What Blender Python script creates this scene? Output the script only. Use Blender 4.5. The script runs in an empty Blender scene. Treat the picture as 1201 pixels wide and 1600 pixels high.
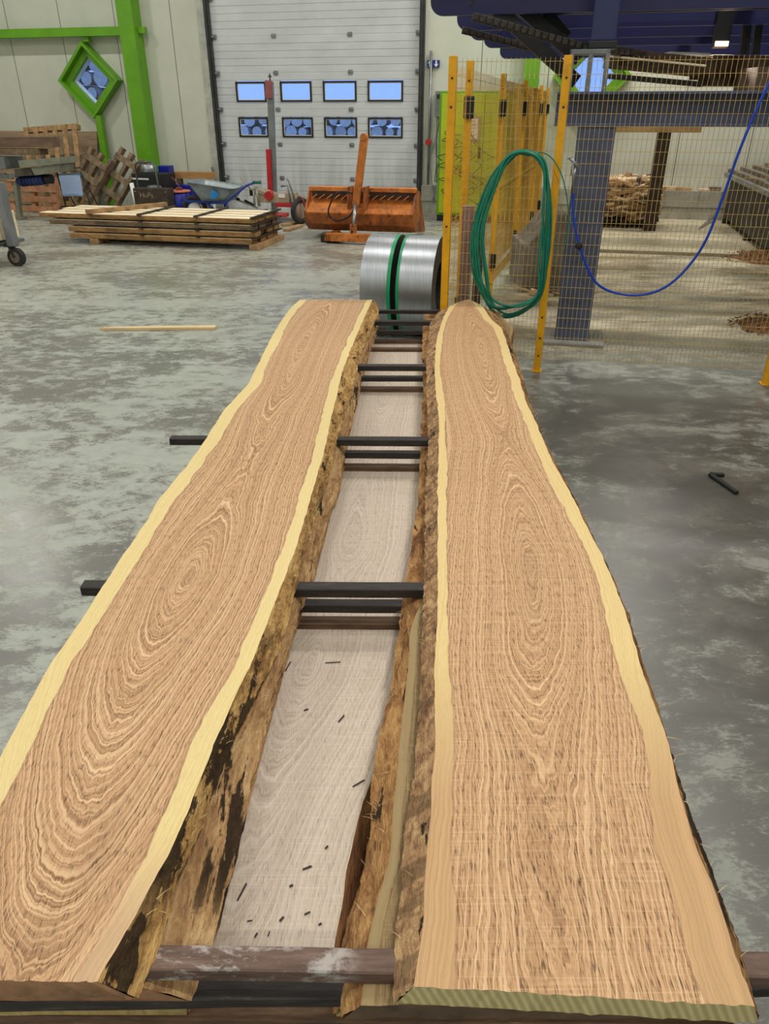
import bpy, bmesh, math, random
import numpy as np
from mathutils import Vector, Matrix, noise
R = random.Random(7)
C = bpy.context.scene.collection
# ------------------------------------------------------------------ camera geometry (metres, camera foot at origin)
TH = math.radians(28.5); CT, ST = math.cos(TH), math.sin(TH); FP = 1155.0; H = 1.7
ANG = math.radians(-13.2); OX, OY = .68, 14.9
E1 = (math.cos(ANG), math.sin(ANG)); E2 = (-math.sin(ANG), math.cos(ANG))
def ray(px, py):
    u = (px-600.5)/FP; v = (py-800)/FP
    return (u, CT-v*ST, -ST-v*CT)
def G(px, py, z=0.):                      # point on a horizontal plane
    d = ray(px, py); t = (z-H)/d[2]; return Vector((t*d[0], t*d[1], z))
def toB(x, y):
    x -= OX; y -= OY; return (x*E1[0]+y*E1[1], x*E2[0]+y*E2[1])
def GB(px, py, z=0.):
    p = G(px, py, z); a, c = toB(p.x, p.y); return (a, c)
def b(px, py, c):                         # point on an upright plane parallel to the back wall -> (along, up)
    d = ray(px, py); t = (c+OX*E2[0]+OY*E2[1])/(d[0]*E2[0]+d[1]*E2[1])
    return (toB(t*d[0], t*d[1])[0], H+t*d[2])
def BW(a, c, z=0.): return Vector((OX+a*E1[0]+c*E2[0], OY+a*E1[1]+c*E2[1], z))

cam = bpy.data.cameras.new('camera'); co = bpy.data.objects.new('camera', cam); C.objects.link(co)
cam.sensor_fit = 'VERTICAL'; cam.sensor_height = 36; cam.lens = 36*FP/1600
cam.clip_start = .02; cam.clip_end = 200
co.location = (0, 0, H); co.rotation_euler = (math.pi/2-TH, 0, 0)
bpy.context.scene.camera = co
vs = bpy.context.scene.view_settings; vs.view_transform = 'Standard'; vs.look = 'None'; vs.gamma = 1; vs.exposure = 0.0
bpy.context.scene.display_settings.display_device = 'sRGB'

# ------------------------------------------------------------------ materials
def lin(c):
    return tuple(((x/255)/12.92 if x/255 <= .04045 else ((x/255+.055)/1.055)**2.4) for x in c)
def rgba(c): return (*lin(c), 1)
class NT:
    def __init__(s, name):
        s.m = bpy.data.materials.new(name); s.m.use_nodes = True; s.t = s.m.node_tree; s.t.nodes.clear()
        s.out = s.n('ShaderNodeOutputMaterial'); s.bs = s.n('ShaderNodeBsdfPrincipled')
        s.l(s.bs.outputs[0], s.out.inputs[0])
    def n(s, k, **kw):
        o = s.t.nodes.new(k)
        for a, v in kw.items(): setattr(o, a, v)
        return o
    def l(s, a, b_): s.t.links.new(a, b_)
    def val(s, sock, v):
        if hasattr(v, 'is_linked') or isinstance(v, bpy.types.NodeSocket): s.l(v, sock)
        else: sock.default_value = v
    def math(s, op, a, b_=0., c=None, clamp=False):
        o = s.n('ShaderNodeMath', operation=op, use_clamp=clamp); s.val(o.inputs[0], a); s.val(o.inputs[1], b_)
        if c is not None: s.val(o.inputs[2], c)
        return o.outputs[0]
    def mix(s, f, a, b_, blend='MIX'):
        o = s.n('ShaderNodeMix', data_type='RGBA', blend_type=blend); s.val(o.inputs[0], f); s.val(o.inputs[6], a); s.val(o.inputs[7], b_)
        return o.outputs[2]
    def noise(s, vec, scale=5, detail=4, rough=.55, dist=0, dim='3D'):
        o = s.n('ShaderNodeTexNoise', noise_dimensions=dim)
        if dim == '1D': s.val(o.inputs['W'], vec)
        else: s.l(vec, o.inputs['Vector'])
        o.inputs['Scale'].default_value = scale; o.inputs['Detail'].default_value = detail
        o.inputs['Roughness'].default_value = rough; o.inputs['Distortion'].default_value = dist
        return o.outputs[0]
    def ramp(s, f, stops, interp='LINEAR'):
        o = s.n('ShaderNodeValToRGB'); o.color_ramp.interpolation = interp; el = o.color_ramp.elements
        while len(el) < len(stops): el.new(.5)
        for e, (p, c) in zip(el, stops):
            e.position = p; e.color = c if len(c) == 4 else (*c, 1)
        s.l(f, o.inputs[0]); return o.outputs[0]
    def step(s, v, lo, hi):
        o = s.n('ShaderNodeMapRange', interpolation_type='SMOOTHSTEP'); s.val(o.inputs[0], v)
        o.inputs[1].default_value = lo; o.inputs[2].default_value = hi; return o.outputs[0]
    def scale(s, vec, v):
        o = s.n('ShaderNodeVectorMath', operation='MULTIPLY'); s.l(vec, o.inputs[0]); o.inputs[1].default_value = v; return o.outputs[0]
    def obj(s): return s.n('ShaderNodeTexCoord').outputs['Object']
    def bump(s, h, strength=.3, dist=.01):
        o = s.n('ShaderNodeBump'); o.inputs['Strength'].default_value = strength; o.inputs['Distance'].default_value = dist
        s.l(h, o.inputs['Height']); s.l(o.outputs[0], s.bs.inputs['Normal'])
    def set(s, col=None, rough=None, metal=None, **kw):
        if col is not None: s.val(s.bs.inputs['Base Color'], col)
        if rough is not None: s.val(s.bs.inputs['Roughness'], rough)
        if metal is not None: s.bs.inputs['Metallic'].default_value = metal
        return s.m
CACHE = {}
def mat(name, col, rough=.6, metal=0., var=.12, scale=6., dirt=None, dirt_amt=.5, stretch=(1, 1, 1), bump=0.):
    if name in CACHE: return CACHE[name]
    t = NT(name); v = t.scale(t.obj(), stretch)
    n = t.noise(v, scale, 5, .6)
    lo = tuple(max(0, x*(1-var)) for x in col); hi = tuple(min(255, x*(1+var)) for x in col)
    c = t.ramp(n, [(.3, rgba(lo)), (.7, rgba(hi))])
    if dirt:
        n2 = t.noise(v, scale*2.3, 6, .7, .4)
        c = t.mix(t.math('MULTIPLY', t.step(n2, .5, .68), dirt_amt), c, rgba(dirt))
    t.set(c, rough, metal)
    if bump: t.bump(n, bump, .004)
    CACHE[name] = t.m; return t.m
def emis(name, col, s):
    t = NT(name); t.set(rgba(col), .5); t.bs.inputs['Emission Color'].default_value = rgba(col); t.bs.inputs['Emission Strength'].default_value = s
    return t.m

def wood_mat(name, light, mid, dark, sap, rings=46, pore=.6, ringc=.8, saw=.25, sapdark=None, band=.0):
    t = NT(name)
    at = t.n('ShaderNodeAttribute', attribute_name='gp')           # (F, Y, x)
    sp = t.n('ShaderNodeSeparateXYZ'); t.l(at.outputs['Vector'], sp.inputs[0])
    F, Y, X = sp.outputs
    sa = t.n('ShaderNodeAttribute', attribute_name='sap').outputs['Fac']
    tone = t.n('ShaderNodeAttribute', attribute_name='tone').outputs['Fac']
    def vec(x, y, z=0.):
        o = t.n('ShaderNodeCombineXYZ'); t.val(o.inputs[0], x); t.val(o.inputs[1], y); t.val(o.inputs[2], z); return o.outputs[0]
    w1 = t.noise(vec(t.math('MULTIPLY', X, 9.), t.math('MULTIPLY', Y, 2.6)), 1, 3, .6)
    w2 = t.noise(vec(t.math('MULTIPLY', X, 55.), t.math('MULTIPLY', Y, 14.)), 1, 3, .65)
    Fw = t.math('ADD', F, t.math('ADD', t.math('MULTIPLY', t.math('SUBTRACT', w1, .5), .13), t.math('MULTIPLY', t.math('SUBTRACT', w2, .5), .022)))
    r1 = t.noise(t.math('MULTIPLY', Fw, float(rings)), 1, 2, .7, dim='1D')
    r2 = t.noise(t.math('MULTIPLY', Fw, float(rings)*.27), 1, 1, .5, dim='1D')
    sn = t.math('MULTIPLY_ADD', t.math('SINE', t.math('MULTIPLY', Fw, float(rings)*4.6)), .5, .5)
    r3 = t.noise(t.math('MULTIPLY', Fw, float(rings)*3.1), 1, 2, .6, dim='1D')
    ring = t.math('ADD', t.math('MULTIPLY', r1, .34), t.math('ADD', t.math('MULTIPLY', sn, .06), t.math('ADD', t.math('MULTIPLY', r2, .2), t.math('MULTIPLY', r3, .40))))
    fib = t.noise(vec(t.math('MULTIPLY', X, 420.), t.math('MULTIPLY', Y, 22.), 3.), 1, 3, .6)
    por = t.noise(vec(t.math('MULTIPLY', X, 330.), t.math('MULTIPLY', Y, 34.), 9.), 1, 2, .6)
    big = t.noise(vec(t.math('MULTIPLY', X, 5.), t.math('MULTIPLY', Y, 1.8), 5.), 1, 4, .6)
    c = t.ramp(ring, [(.5-.16/max(ringc, .1), rgba(dark)), (.5, rgba(mid)), (.5+.13/max(ringc, .1), rgba(light))])
    c = t.mix(t.math('MULTIPLY', t.step(big, .45, .75), .25), c, rgba(mid))
    c = t.mix(t.math('MULTIPLY', tone, .45), c, rgba(dark))
    pm = t.math('MULTIPLY', t.step(por, .54, .63), t.math('MULTIPLY_ADD', t.step(ring, .62, .4), .75, .25))
    c = t.mix(t.math('MULTIPLY', pm, pore), c, rgba(tuple(x*.62 for x in dark)))
    c = t.mix(t.math('MULTIPLY', t.step(fib, .52, .72), .35), c, rgba(tuple(min(255, x*1.08) for x in light)))
    # band-saw marks running across the board
    sw = t.noise(vec(t.math('MULTIPLY', X, 5.), t.math('MULTIPLY', Y, 210.), 1.), 1, 2, .6)
    c = t.mix(t.math('MULTIPLY', t.step(sw, .5, .72), saw), c, rgba(tuple(min(255, x*1.06) for x in light)))
    # sapwood band
    sj = t.math('ADD', sa, t.math('MULTIPLY', t.math('SUBTRACT', fib, .5), .009))
    sm = t.step(sj, .0015, -.0015)
    sc = t.mix(t.math('MULTIPLY', t.step(r1, .45, .62), .35), rgba(sap), rgba(tuple(x*y for x, y in zip(sap, (.93, .86, .72)))))
    fade = t.n('ShaderNodeAttribute', attribute_name='fade').outputs['Fac']
    sc = t.mix(fade, sc, t.mix(t.step(ring, .42, .6), rgba(tuple(x*.92 for x in (sapdark or sap))), rgba(sapdark or tuple(x*.9 for x in sap))))
    sc = t.mix(t.math('MULTIPLY', pm, .22), sc, rgba(mid))
    # dark line where heartwood begins
    ln = t.math('MULTIPLY', t.step(t.math('ABSOLUTE', t.math('SUBTRACT', sj, .003)), .004, .0), .35)
    c = t.mix(ln, c, rgba(dark))
    c = t.mix(sm, c, sc)
    t.set(c, .62); t.bs.inputs['Specular IOR Level'].default_value = .3
    h = t.math('SUBTRACT', t.math('MULTIPLY', fib, .5), t.math('MULTIPLY', pm, .7))
    t.bump(h, .35, .002)
    return t.m
def bark_mat(name, a, m, d, black=.5, stretch=.25, cross=0., sc=1., patchy=None):
    t = NT(name); o = t.obj()
    v = t.scale(o, (1, stretch, 1))
    n1 = t.noise(v, 16*sc, 6, .7, .6); n2 = t.noise(t.scale(o, (1, stretch*.7, 1)), 9*sc, 5, .65, .3); n3 = t.noise(t.scale(o, (3, .5, 3)), 60, 4, .7)
    c = t.ramp(n1, [(.36, rgba(d)), (.5, rgba(m)), (.62, rgba(a))])
    if cross:
        n4 = t.noise(t.scale(o, (.8, 2.2, .8)), 9, 3, .5)
        c = t.mix(t.math('MULTIPLY', t.step(n4, .5, .56), cross), c, rgba(tuple(x*.62 for x in m)))
    c = t.mix(t.math('MULTIPLY', t.step(n3, .5, .7), .45), c, rgba(tuple(x*.6 for x in m)))
    k = t.step(n2, .62-.2*black, .66-.2*black)
    if patchy:                       # the blackened bark is confined to one stretch of the edge
        q = t.n('ShaderNodeSeparateXYZ'); t.l(o, q.inputs[0]); y = q.outputs[1]
        near = t.math('MULTIPLY', t.step(y, patchy[1]+.25, patchy[1]-.1), t.step(y, patchy[0]-.12, patchy[0]+.12))
        few = t.step(n2, .60, .63)
        k = t.math('MAXIMUM', t.math('MULTIPLY', k, near), few)
    c = t.mix(t.math('MULTIPLY', k, .93 if black else 0.), c, rgba((38, 29, 23)))
    t.set(c, .85); t.bs.inputs['Specular IOR Level'].default_value = .2
    t.bump(t.math('ADD', n1, n3), .9, .012)
    return t.m

# ------------------------------------------------------------------ mesh builder and scene tree
def frame_world(fr, p):
    return BW(*p) if fr == 'B' else Vector(p)
SINGULAR = dict(side_plates='side_plate', lugs='lug', grips='grip', bolts='bolt', rivets='rivet', lip_rods='lip_rod', cross_ribs='cross_rib', rails='rail', feet='foot', hand_wheels='hand_wheel', switches='switch', dark_grips='dark_grip', motor_fins='motor_fin', trestles='trestle', inner_beads='inner_bead')
class Thing:
    def __init__(s, name, label, cat, origin=(0, 0, 0), frame='W', group=None, kind=None, rotz=0.):
        s.o = bpy.data.objects.new(name, None); C.objects.link(s.o); s.fr = frame; s.org = Vector(origin)
        s.o.empty_display_size = .05
        s.o.location = frame_world(frame, origin); s.o.rotation_euler = (0, 0, ANG if frame == 'B' else 0)
        s.rot = rotz
        s.o['label'] = label; s.o['category'] = cat
        if group: s.o['group'] = group
        if kind: s.o['kind'] = kind
    def part(s, name, mb, m, parent=None, label=None, smooth=None, stuff=False):
        if name in SINGULAR:              # loose pieces become parts of their own
            left = set(mb.bm.verts); first = None
            while left:
                st = [left.pop()]; isl = set(st)
                while st:
                    for e in st.pop().link_edges:
                        for v in e.verts:
                            if v in left: left.discard(v); isl.add(v); st.append(v)
                nb = MB(); mp = {v: nb.bm.verts.new(v.co) for v in isl}
                for f in set(f for v in isl for f in v.link_faces):
                    g = nb.bm.faces.new([mp[v] for v in f.verts]); g.smooth = f.smooth; g.material_index = f.material_index
                o = nb.mesh(SINGULAR[name], m, -s.org, smooth); C.objects.link(o); o.parent = parent or s.o; first = first or o
            mb.bm.free(); return first
        o = mb.mesh(name, m, -s.org, smooth); C.objects.link(o); o.parent = parent or s.o
        if label: o['label'] = label
        if stuff: o['kind'] = 'stuff'
        return o
def solo(name, mb, m, label, cat, frame='W', origin=(0, 0, 0), group=None, kind=None, smooth=None):
    o = mb.mesh(name, m, -Vector(origin), smooth); C.objects.link(o)
    o.location = frame_world(frame, origin); o.rotation_euler = (0, 0, ANG if frame == 'B' else 0)
    if label: o['label'] = label
    if cat: o['category'] = cat
    if group: o['group'] = group
    if kind: o['kind'] = kind
    return o
def dup(root, loc, rotz=None, label=None, rot=None):
    r = root.copy(); C.objects.link(r); r.location = loc
    if rot is not None: r.rotation_euler = rot
    elif rotz is not None: r.rotation_euler[2] = rotz
    if label: r['label'] = label
    for ch in root.children:
        c = ch.copy(); C.objects.link(c); c.parent = r
        for g in ch.children:
            d = g.copy(); C.objects.link(d); d.parent = c
    return r
class MB:
    def __init__(s): s.bm = bmesh.new(); s.sm = False
    def box(s, x0, x1, y0, y1, z0, z1, bev=0., mi=0, rot=None, piv=None):
        g = bmesh.ops.create_cube(s.bm, size=1); vv = g['verts']
        for v in vv:
            v.co = Vector((x0+(v.co.x+.5)*(x1-x0), y0+(v.co.y+.5)*(y1-y0), z0+(v.co.z+.5)*(z1-z0)))
        fs = set(f for v in vv for f in v.link_faces)
        for f in fs: f.material_index = mi
        if bev:
            es = list(set(e for v in vv for e in v.link_edges))
            r = bmesh.ops.bevel(s.bm, geom=es, offset=bev, segments=2, affect='EDGES', profile=.6)
            vv = list(set(v for f in r['faces'] for v in f.verts) | set(v for v in vv if v.is_valid))
        if rot is not None:
            piv = Vector(piv or ((x0+x1)/2, (y0+y1)/2, (z0+z1)/2))
            for v in vv: v.co = piv+rot@(v.co-piv)
        return s
    def beam(s, p, q, w, h, up=(0, 0, 1), bev=0.):   # box from p to q with width w, height h
        p, q = Vector(p), Vector(q); d = q-p; L = d.length; d.normalize()
        x = d.cross(Vector(up)); 
        if x.length < 1e-4: x = d.cross(Vector((0, 1, 0)))
        x.normalize(); z = x.cross(d)
        M = Matrix((x, d, z)).transposed(); m = (p+q)/2
        return s.box(m.x-w/2, m.x+w/2, m.y-L/2, m.y+L/2, m.z-h/2, m.z+h/2, bev, rot=M, piv=m)
    def cyl(s, p, q, r, r2=None, seg=20, caps=True):
        p, q = Vector(p), Vector(q); d = (q-p).normalized(); r2 = r if r2 is None else r2
        x = d.orthogonal().normalized(); y = d.cross(x)
        A = [s.bm.verts.new(p+(x*math.cos(a)+y*math.sin(a))*r) for a in [2*math.pi*i/seg for i in range(seg)]]
        B_ = [s.bm.verts.new(q+(x*math.cos(a)+y*math.sin(a))*r2) for a in [2*math.pi*i/seg for i in range(seg)]]
        for i in range(seg):
            f = s.bm.faces.new((A[i], A[(i+1) % seg], B_[(i+1) % seg], B_[i])); f.smooth = True
        if caps: s.bm.faces.new(A[::-1]); s.bm.faces.new(B_)
        return s
    def tube(s, pts, r, seg=8, closed=False):
        pts = [Vector(p) for p in pts]; n = len(pts); rings = []; prev = None
        for i, p in enumerate(pts):
            a = pts[i-1] if (i or closed) else p; c = pts[(i+1) % n] if (i < n-1 or closed) else p
            d = (c-a).normalized()
            if prev is None: x = d.orthogonal().normalized()
            else:
                x = prev-d*prev.dot(d); x = x.normalized() if x.length > 1e-6 else d.orthogonal().normalized()
            prev = x; y = d.cross(x)
            rr = r[i] if isinstance(r, (list, tuple)) else r
            rings.append([s.bm.verts.new(p+(x*math.cos(t)+y*math.sin(t))*rr) for t in [2*math.pi*k/seg for k in range(seg)]])
        for i in range(n if closed else n-1):
            A, B_ = rings[i], rings[(i+1) % n]
            for k in range(seg):
                f = s.bm.faces.new((A[k], A[(k+1) % seg], B_[(k+1) % seg], B_[k])); f.smooth = seg > 4
        if not closed: s.bm.faces.new(rings[0][::-1]); s.bm.faces.new(rings[-1])
        return s
    def prism(s, poly, ax, d0, d1):     # polygon in the plane perpendicular to axis ax
        def mk(p, d):
            if ax == 0: return Vector((d, p[0], p[1]))
            if ax == 1: return Vector((p[0], d, p[1]))
            return Vector((p[0], p[1], d))
        A = [s.bm.verts.new(mk(p, d0)) for p in poly]; B_ = [s.bm.verts.new(mk(p, d1)) for p in poly]; n = len(poly)
        for i in range(n): s.bm.faces.new((A[i], A[(i+1) % n], B_[(i+1) % n], B_[i]))
        s.bm.faces.new(A[::-1]); s.bm.faces.new(B_); return s
    def grid(s, rows):                  # rows of points -> quad sheet
        V = [[s.bm.verts.new(Vector(p)) for p in r] for r in rows]
        for i in range(len(V)-1):
            for j in range(len(V[0])-1):
                f = s.bm.faces.new((V[i][j], V[i][j+1], V[i+1][j+1], V[i+1][j])); f.smooth = True
        return V
    def lathe(s, prof, cx, cy, seg=24):
        rows = [[(cx+r*math.cos(2*math.pi*k/seg), cy+r*math.sin(2*math.pi*k/seg), z) for k in range(seg+1)] for r, z in prof]
        s.grid(rows); bmesh.ops.remove_doubles(s.bm, verts=s.bm.verts[:], dist=1e-5); return s
    def mesh(s, name, m, off=Vector((0, 0, 0)), smooth=None):
        bmesh.ops.recalc_face_normals(s.bm, faces=s.bm.faces[:])
        for v in s.bm.verts: v.co += off
        me = bpy.data.meshes.new(name); s.bm.to_mesh(me); s.bm.free()
        for x in (m if isinstance(m, (list, tuple)) else [m]): me.materials.append(x)
        if smooth: me.polygons.foreach_set('use_smooth', [True]*len(me.polygons))
        return bpy.data.objects.new(name, me)
def spline(pts, n=10, closed=False):
    P = [Vector(p) for p in pts]; out = []; m = len(P)
    for i in range(m if closed else m-1):
        if closed: p0, p1, p2, p3 = P[i-1], P[i], P[(i+1) % m], P[(i+2) % m]
        else: p0, p1, p2, p3 = P[max(i-1, 0)], P[i], P[i+1], P[min(i+2, m-1)]
        for k in range(n):
            t = k/n; out.append(.5*((2*p1)+(p2-p0)*t+(2*p0-5*p1+4*p2-p3)*t*t+(3*p1-p0-3*p2+p3)*t**3))
    if not closed: out.append(P[-1])
    return out

# ------------------------------------------------------------------ common materials
YEL = mat('yellow_paint', (232, 170, 12), .45, var=.06, dirt=(120, 90, 30), dirt_amt=.25)
WIRE = mat('yellow_wire', (196, 166, 96), .45, var=.08)
LIME = mat('lime_paint', (98, 158, 22), .45, var=.06, scale=3)
LIME2 = mat('cabinet_lime', (172, 188, 34), .4, var=.06, scale=2)
BLACK = mat('black_plastic', (24, 24, 26), .45, var=.2)
RUBBER = mat('rubber', (40, 38, 36), .75, var=.2)
GREYM = mat('grey_metal', (128, 132, 134), .4, .6, var=.12)
GALV = mat('galvanised', (150, 156, 158), .35, .8, var=.15, scale=14)
RAILM = mat('rail_metal', (60, 62, 62), .45, .5, var=.15)
BLUE = mat('machine_blue', (18, 20, 72), .4, var=.12, scale=3, dirt=(20, 20, 50), dirt_amt=.4)
BLUEC = mat('machine_blue_light', (36, 42, 86), .42, var=.1, scale=3)
STEELB = mat('steel_bluegrey', (78, 88, 112), .45, .15, var=.12, scale=4, dirt=(70, 72, 80), dirt_amt=.4)
RED = mat('red_paint', (178, 32, 36), .45, var=.1)
DARKM = mat('dark_metal', (58, 52, 46), .55, .3, var=.25, scale=18)
WHITEP = mat('white_paint', (225, 225, 220), .5, var=.04)
PALL = mat('pallet_wood', (160, 128, 88), .8, var=.2, scale=9, stretch=(1, 1, 1), dirt=(90, 72, 52), dirt_amt=.5)
PALL2 = mat('pallet_wood_grey', (116, 98, 76), .85, var=.22, scale=9, dirt=(70, 58, 46), dirt_amt=.5)
PINKW = mat('pallet_wood_pinkish', (184, 132, 98), .8, var=.15, scale=9)
PALE = mat('board_face', (246, 224, 190), .7, var=.08, scale=5, stretch=(.3, 2, 2))
BSIDE = mat('board_edge', (142, 108, 66), .85, var=.3, scale=7, stretch=(.6, 2, 2), dirt=(70, 48, 30), dirt_amt=.7)
BSIDE2 = mat('board_edge_grey', (108, 90, 68), .85, var=.3, scale=7, stretch=(.6, 2, 2), dirt=(60, 46, 34), dirt_amt=.7)
CONC = mat('plinth_concrete', (158, 156, 144), .85, var=.1, scale=3, dirt=(110, 106, 94), dirt_amt=.5)
BLUEP = mat('blue_plastic', (20, 30, 140), .35, var=.1)

# ------------------------------------------------------------------ floor
t = NT('floor_concrete'); o = t.obj()
sx = t.n('ShaderNodeSeparateXYZ'); t.l(o, sx.inputs[0])
v = t.scale(o, (.8, 1.15, 1))
big = t.noise(v, .7, 4, .6, .5); med = t.noise(v, 2.6, 7, .68, .35); fine = t.noise(v, 9., 9, .74, .35); vf = t.noise(t.scale(o, (1, 2.2, 1)), 46, 7, .75, .2)
# worn pale skin over darker concrete
pat = t.math('ADD', t.math('MULTIPLY', med, .34), t.math('ADD', t.math('MULTIPLY', fine, .44), t.math('MULTIPLY', vf, .26)))
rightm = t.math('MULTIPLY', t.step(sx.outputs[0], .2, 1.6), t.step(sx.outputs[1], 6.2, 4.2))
fence_in = t.math('MULTIPLY', t.step(t.math('ADD', sx.outputs[0], t.math('MULTIPLY', sx.outputs[1], -.25)), -.9, -.6), t.step(sx.outputs[1], 5.2, 6.6))
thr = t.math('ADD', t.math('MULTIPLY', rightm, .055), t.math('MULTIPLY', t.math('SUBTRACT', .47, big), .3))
m1 = t.step(t.math('SUBTRACT', pat, thr), .485, .565)
base = t.mix(t.step(big, .4, .65), rgba((118, 118, 112)), rgba((132, 131, 122)))
pale = t.mix(t.step(fine, .4, .62), rgba((168, 176, 166)), rgba((182, 188, 176)))
c = t.mix(t.math('MULTIPLY', m1, .75), base, pale)
basr = t.mix(t.step(med, .42, .6), rgba((58, 52, 46)), rgba((88, 83, 75)))  # darker right side: machine reflection and shade painted in, with some real wear
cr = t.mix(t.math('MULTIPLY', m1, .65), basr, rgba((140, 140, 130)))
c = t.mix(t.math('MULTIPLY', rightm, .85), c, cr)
c = t.mix(t.math('MULTIPLY', fence_in, .75), c, t.mix(t.step(t.noise(t.scale(o, (.5, 1.6, 1)), 2.5, 5, .6), .42, .62), rgba((142, 126, 100)), rgba((206, 192, 160))))
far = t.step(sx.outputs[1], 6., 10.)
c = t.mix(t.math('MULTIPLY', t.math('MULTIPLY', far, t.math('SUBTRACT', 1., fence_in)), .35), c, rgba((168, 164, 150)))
sp_ = t.step(t.noise(o, 120, 3, .7), .66, .72)
c = t.mix(t.math('MULTIPLY', sp_, .4), c, rgba((60, 58, 54)))
# old scratches
cr1 = t.n('ShaderNodeTexVoronoi', feature='DISTANCE_TO_EDGE'); t.l(t.scale(o, (.5, .8, 1)), cr1.inputs['Vector']); cr1.inputs['Scale'].default_value = .6

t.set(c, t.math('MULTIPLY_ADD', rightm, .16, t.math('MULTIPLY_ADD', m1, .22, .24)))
t.bump(t.math('MULTIPLY', fine, .5), .12, .003)
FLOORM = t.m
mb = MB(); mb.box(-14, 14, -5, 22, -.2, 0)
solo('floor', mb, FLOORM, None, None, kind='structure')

# ------------------------------------------------------------------ back wall with openings (B frame)
t = NT('wall_panels'); o = t.obj(); sx = t.n('ShaderNodeSeparateXYZ'); t.l(o, sx.inputs[0])
fr = t.math('FRACT', t.math('MULTIPLY_ADD', sx.outputs[0], 1/1.13, .62))
seam = t.step(t.math('ABSOLUTE', t.math('SUBTRACT', fr, .5)), .009, .004)
n = t.noise(o, 1.3, 5, .6); n2 = t.noise(t.scale(o, (1, 1, .4)), 7, 6, .7)
c = t.ramp(n, [(.3, rgba((192, 196, 180))), (.7, rgba((206, 208, 193)))])
c = t.mix(t.math('MULTIPLY', t.step(n2, .6, .75), .3), c, rgba((150, 150, 136)))
low = t.step(sx.outputs[2], 1.0, .2)
c = t.mix(t.math('MULTIPLY', low, t.math('MULTIPLY', t.step(n2, .45, .6), .4)), c, rgba((120, 112, 96)))
c = t.mix(t.math('MULTIPLY', seam, .8), c, rgba((70, 72, 66)))
t.set(c, .6); t.bump(t.math('SUBTRACT', 1., seam), .5, .006); WALLM = t.m
DA0, DA1, DZ = -3.93, -.03, 4.6
dia = [(-6.41, 2.2), (2.84, 2.2)]; DR = .66
mb = MB()
def wbox(a0, a1, z0, z1): mb.box(a0, a1, 0, .14, z0, z1)
for (ca, cz) in dia:
    pass
def wall_with(a0, a1, ca, cz, z1=7.):
    wbox(a0, ca-DR, 0, z1); wbox(ca+DR, a1, 0, z1); wbox(ca-DR, ca+DR, 0, cz-DR); wbox(ca-DR, ca+DR, cz+DR, z1)
    r = .42
    for sx_, sz in ((1, 1), (-1, 1), (-1, -1), (1, -1)):
        poly = [(ca+sx_*r, cz), (ca+sx_*DR, cz), (ca+sx_*DR, cz+sz*DR), (ca, cz+sz*DR), (ca, cz+sz*r)]
        mb.prism(poly, 1, 0, .14)
wall_with(-13, DA0, *dia[0]); wall_with(DA1, 12, *dia[1]); wbox(DA0, DA1, DZ, 7.)
solo('wall_back', mb, WALLM, None, None, 'B', kind='structure')
SIDE = mat('side_wall', (196, 198, 184), .7, var=.05, scale=1)
solo('wall_left', MB().box(-10.2, -10, -21, .2, 0, 7), SIDE, None, None, 'B', kind='structure')
solo('wall_right', MB().box(9., 9.2, -21, .2, 0, 7), SIDE, None, None, 'B', kind='structure')
solo('wall_front', MB().box(-10.2, 9.2, -21.2, -21, 0, 7), SIDE, None, None, 'B', kind='structure')
solo('ceiling', MB().box(-10.2, 9.2, -21.2, .2, 7, 7.2), mat('ceiling_paint', (205, 205, 198), .8, var=.03), None, None, 'B', kind='structure')
# concrete plinth along the back wall, right of the door
mb = MB(); mb.box(.03, 9, -.16, -.002, 0, .50, .008); mb.box(.03, 9, -.175, -.155, .24, .275)
solo('baseboard_back', mb, CONC, None, None, 'B', kind='structure')
# raised concrete edge inside the cage
mb = MB(); mb.box(2.6, 6.2, -3.72, -.165, -.02, .045, .01)
solo('trim_1', mb, mat('slab_edge', (176, 166, 142), .85, var=.08, dirt=(140, 128, 100)), None, None, 'B', kind='structure')

# diamond windows
GL = bpy.data.materials.new('window_glass'); GL.use_nodes = True; nt = GL.node_tree; nt.nodes.clear()
oo = nt.nodes.new('ShaderNodeOutputMaterial'); mx = nt.nodes.new('ShaderNodeMixShader'); tr = nt.nodes.new('ShaderNodeBsdfTransparent'); gs = nt.nodes.new('ShaderNodeBsdfGlossy')
gs.inputs['Roughness'].default_value = .06; tr.inputs['Color'].default_value = (.92, .95, 1, 1); mx.inputs[0].default_value = .06
nt.links.new(tr.outputs[0], mx.inputs[1]); nt.links.new(gs.outputs[0], mx.inputs[2]); nt.links.new(mx.outputs[0], oo.inputs[0])
def diamond(ca, cz, idx):
    w = Thing('window_%d' % idx, 'diamond window', 'window', (ca, 0, cz), 'B', kind='structure'); del w.o['label']; del w.o['category']
    def ring(mb, ro, ri, c0, c1):
        P = [(1, 0), (0, 1), (-1, 0), (0, -1)]
        for i in range(4):
            p, q = P[i], P[(i+1) % 4]
            mb.prism([(ca+ro*p[0], cz+ro*p[1]), (ca+ro*q[0], cz+ro*q[1]), (ca+ri*q[0], cz+ri*q[1]), (ca+ri*p[0], cz+ri*p[1])], 1, c0, c1)
    m = MB(); ring(m, .63, .56, -.22, -.003); ring(m, .558, .40, -.10, -.004); w.part('frame', m, LIME)
    m = MB(); ring(m, .425, .385, -.02, .10); w.part('inner_trim', m, WHITEP)
    m = MB(); r = .395; m.prism([(ca+r, cz), (ca, cz+r), (ca-r, cz), (ca, cz-r)], 1, .03, .04); w.part('pane', m, GL)
diamond(*dia[0], 1); diamond(*dia[1], 2)
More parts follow.
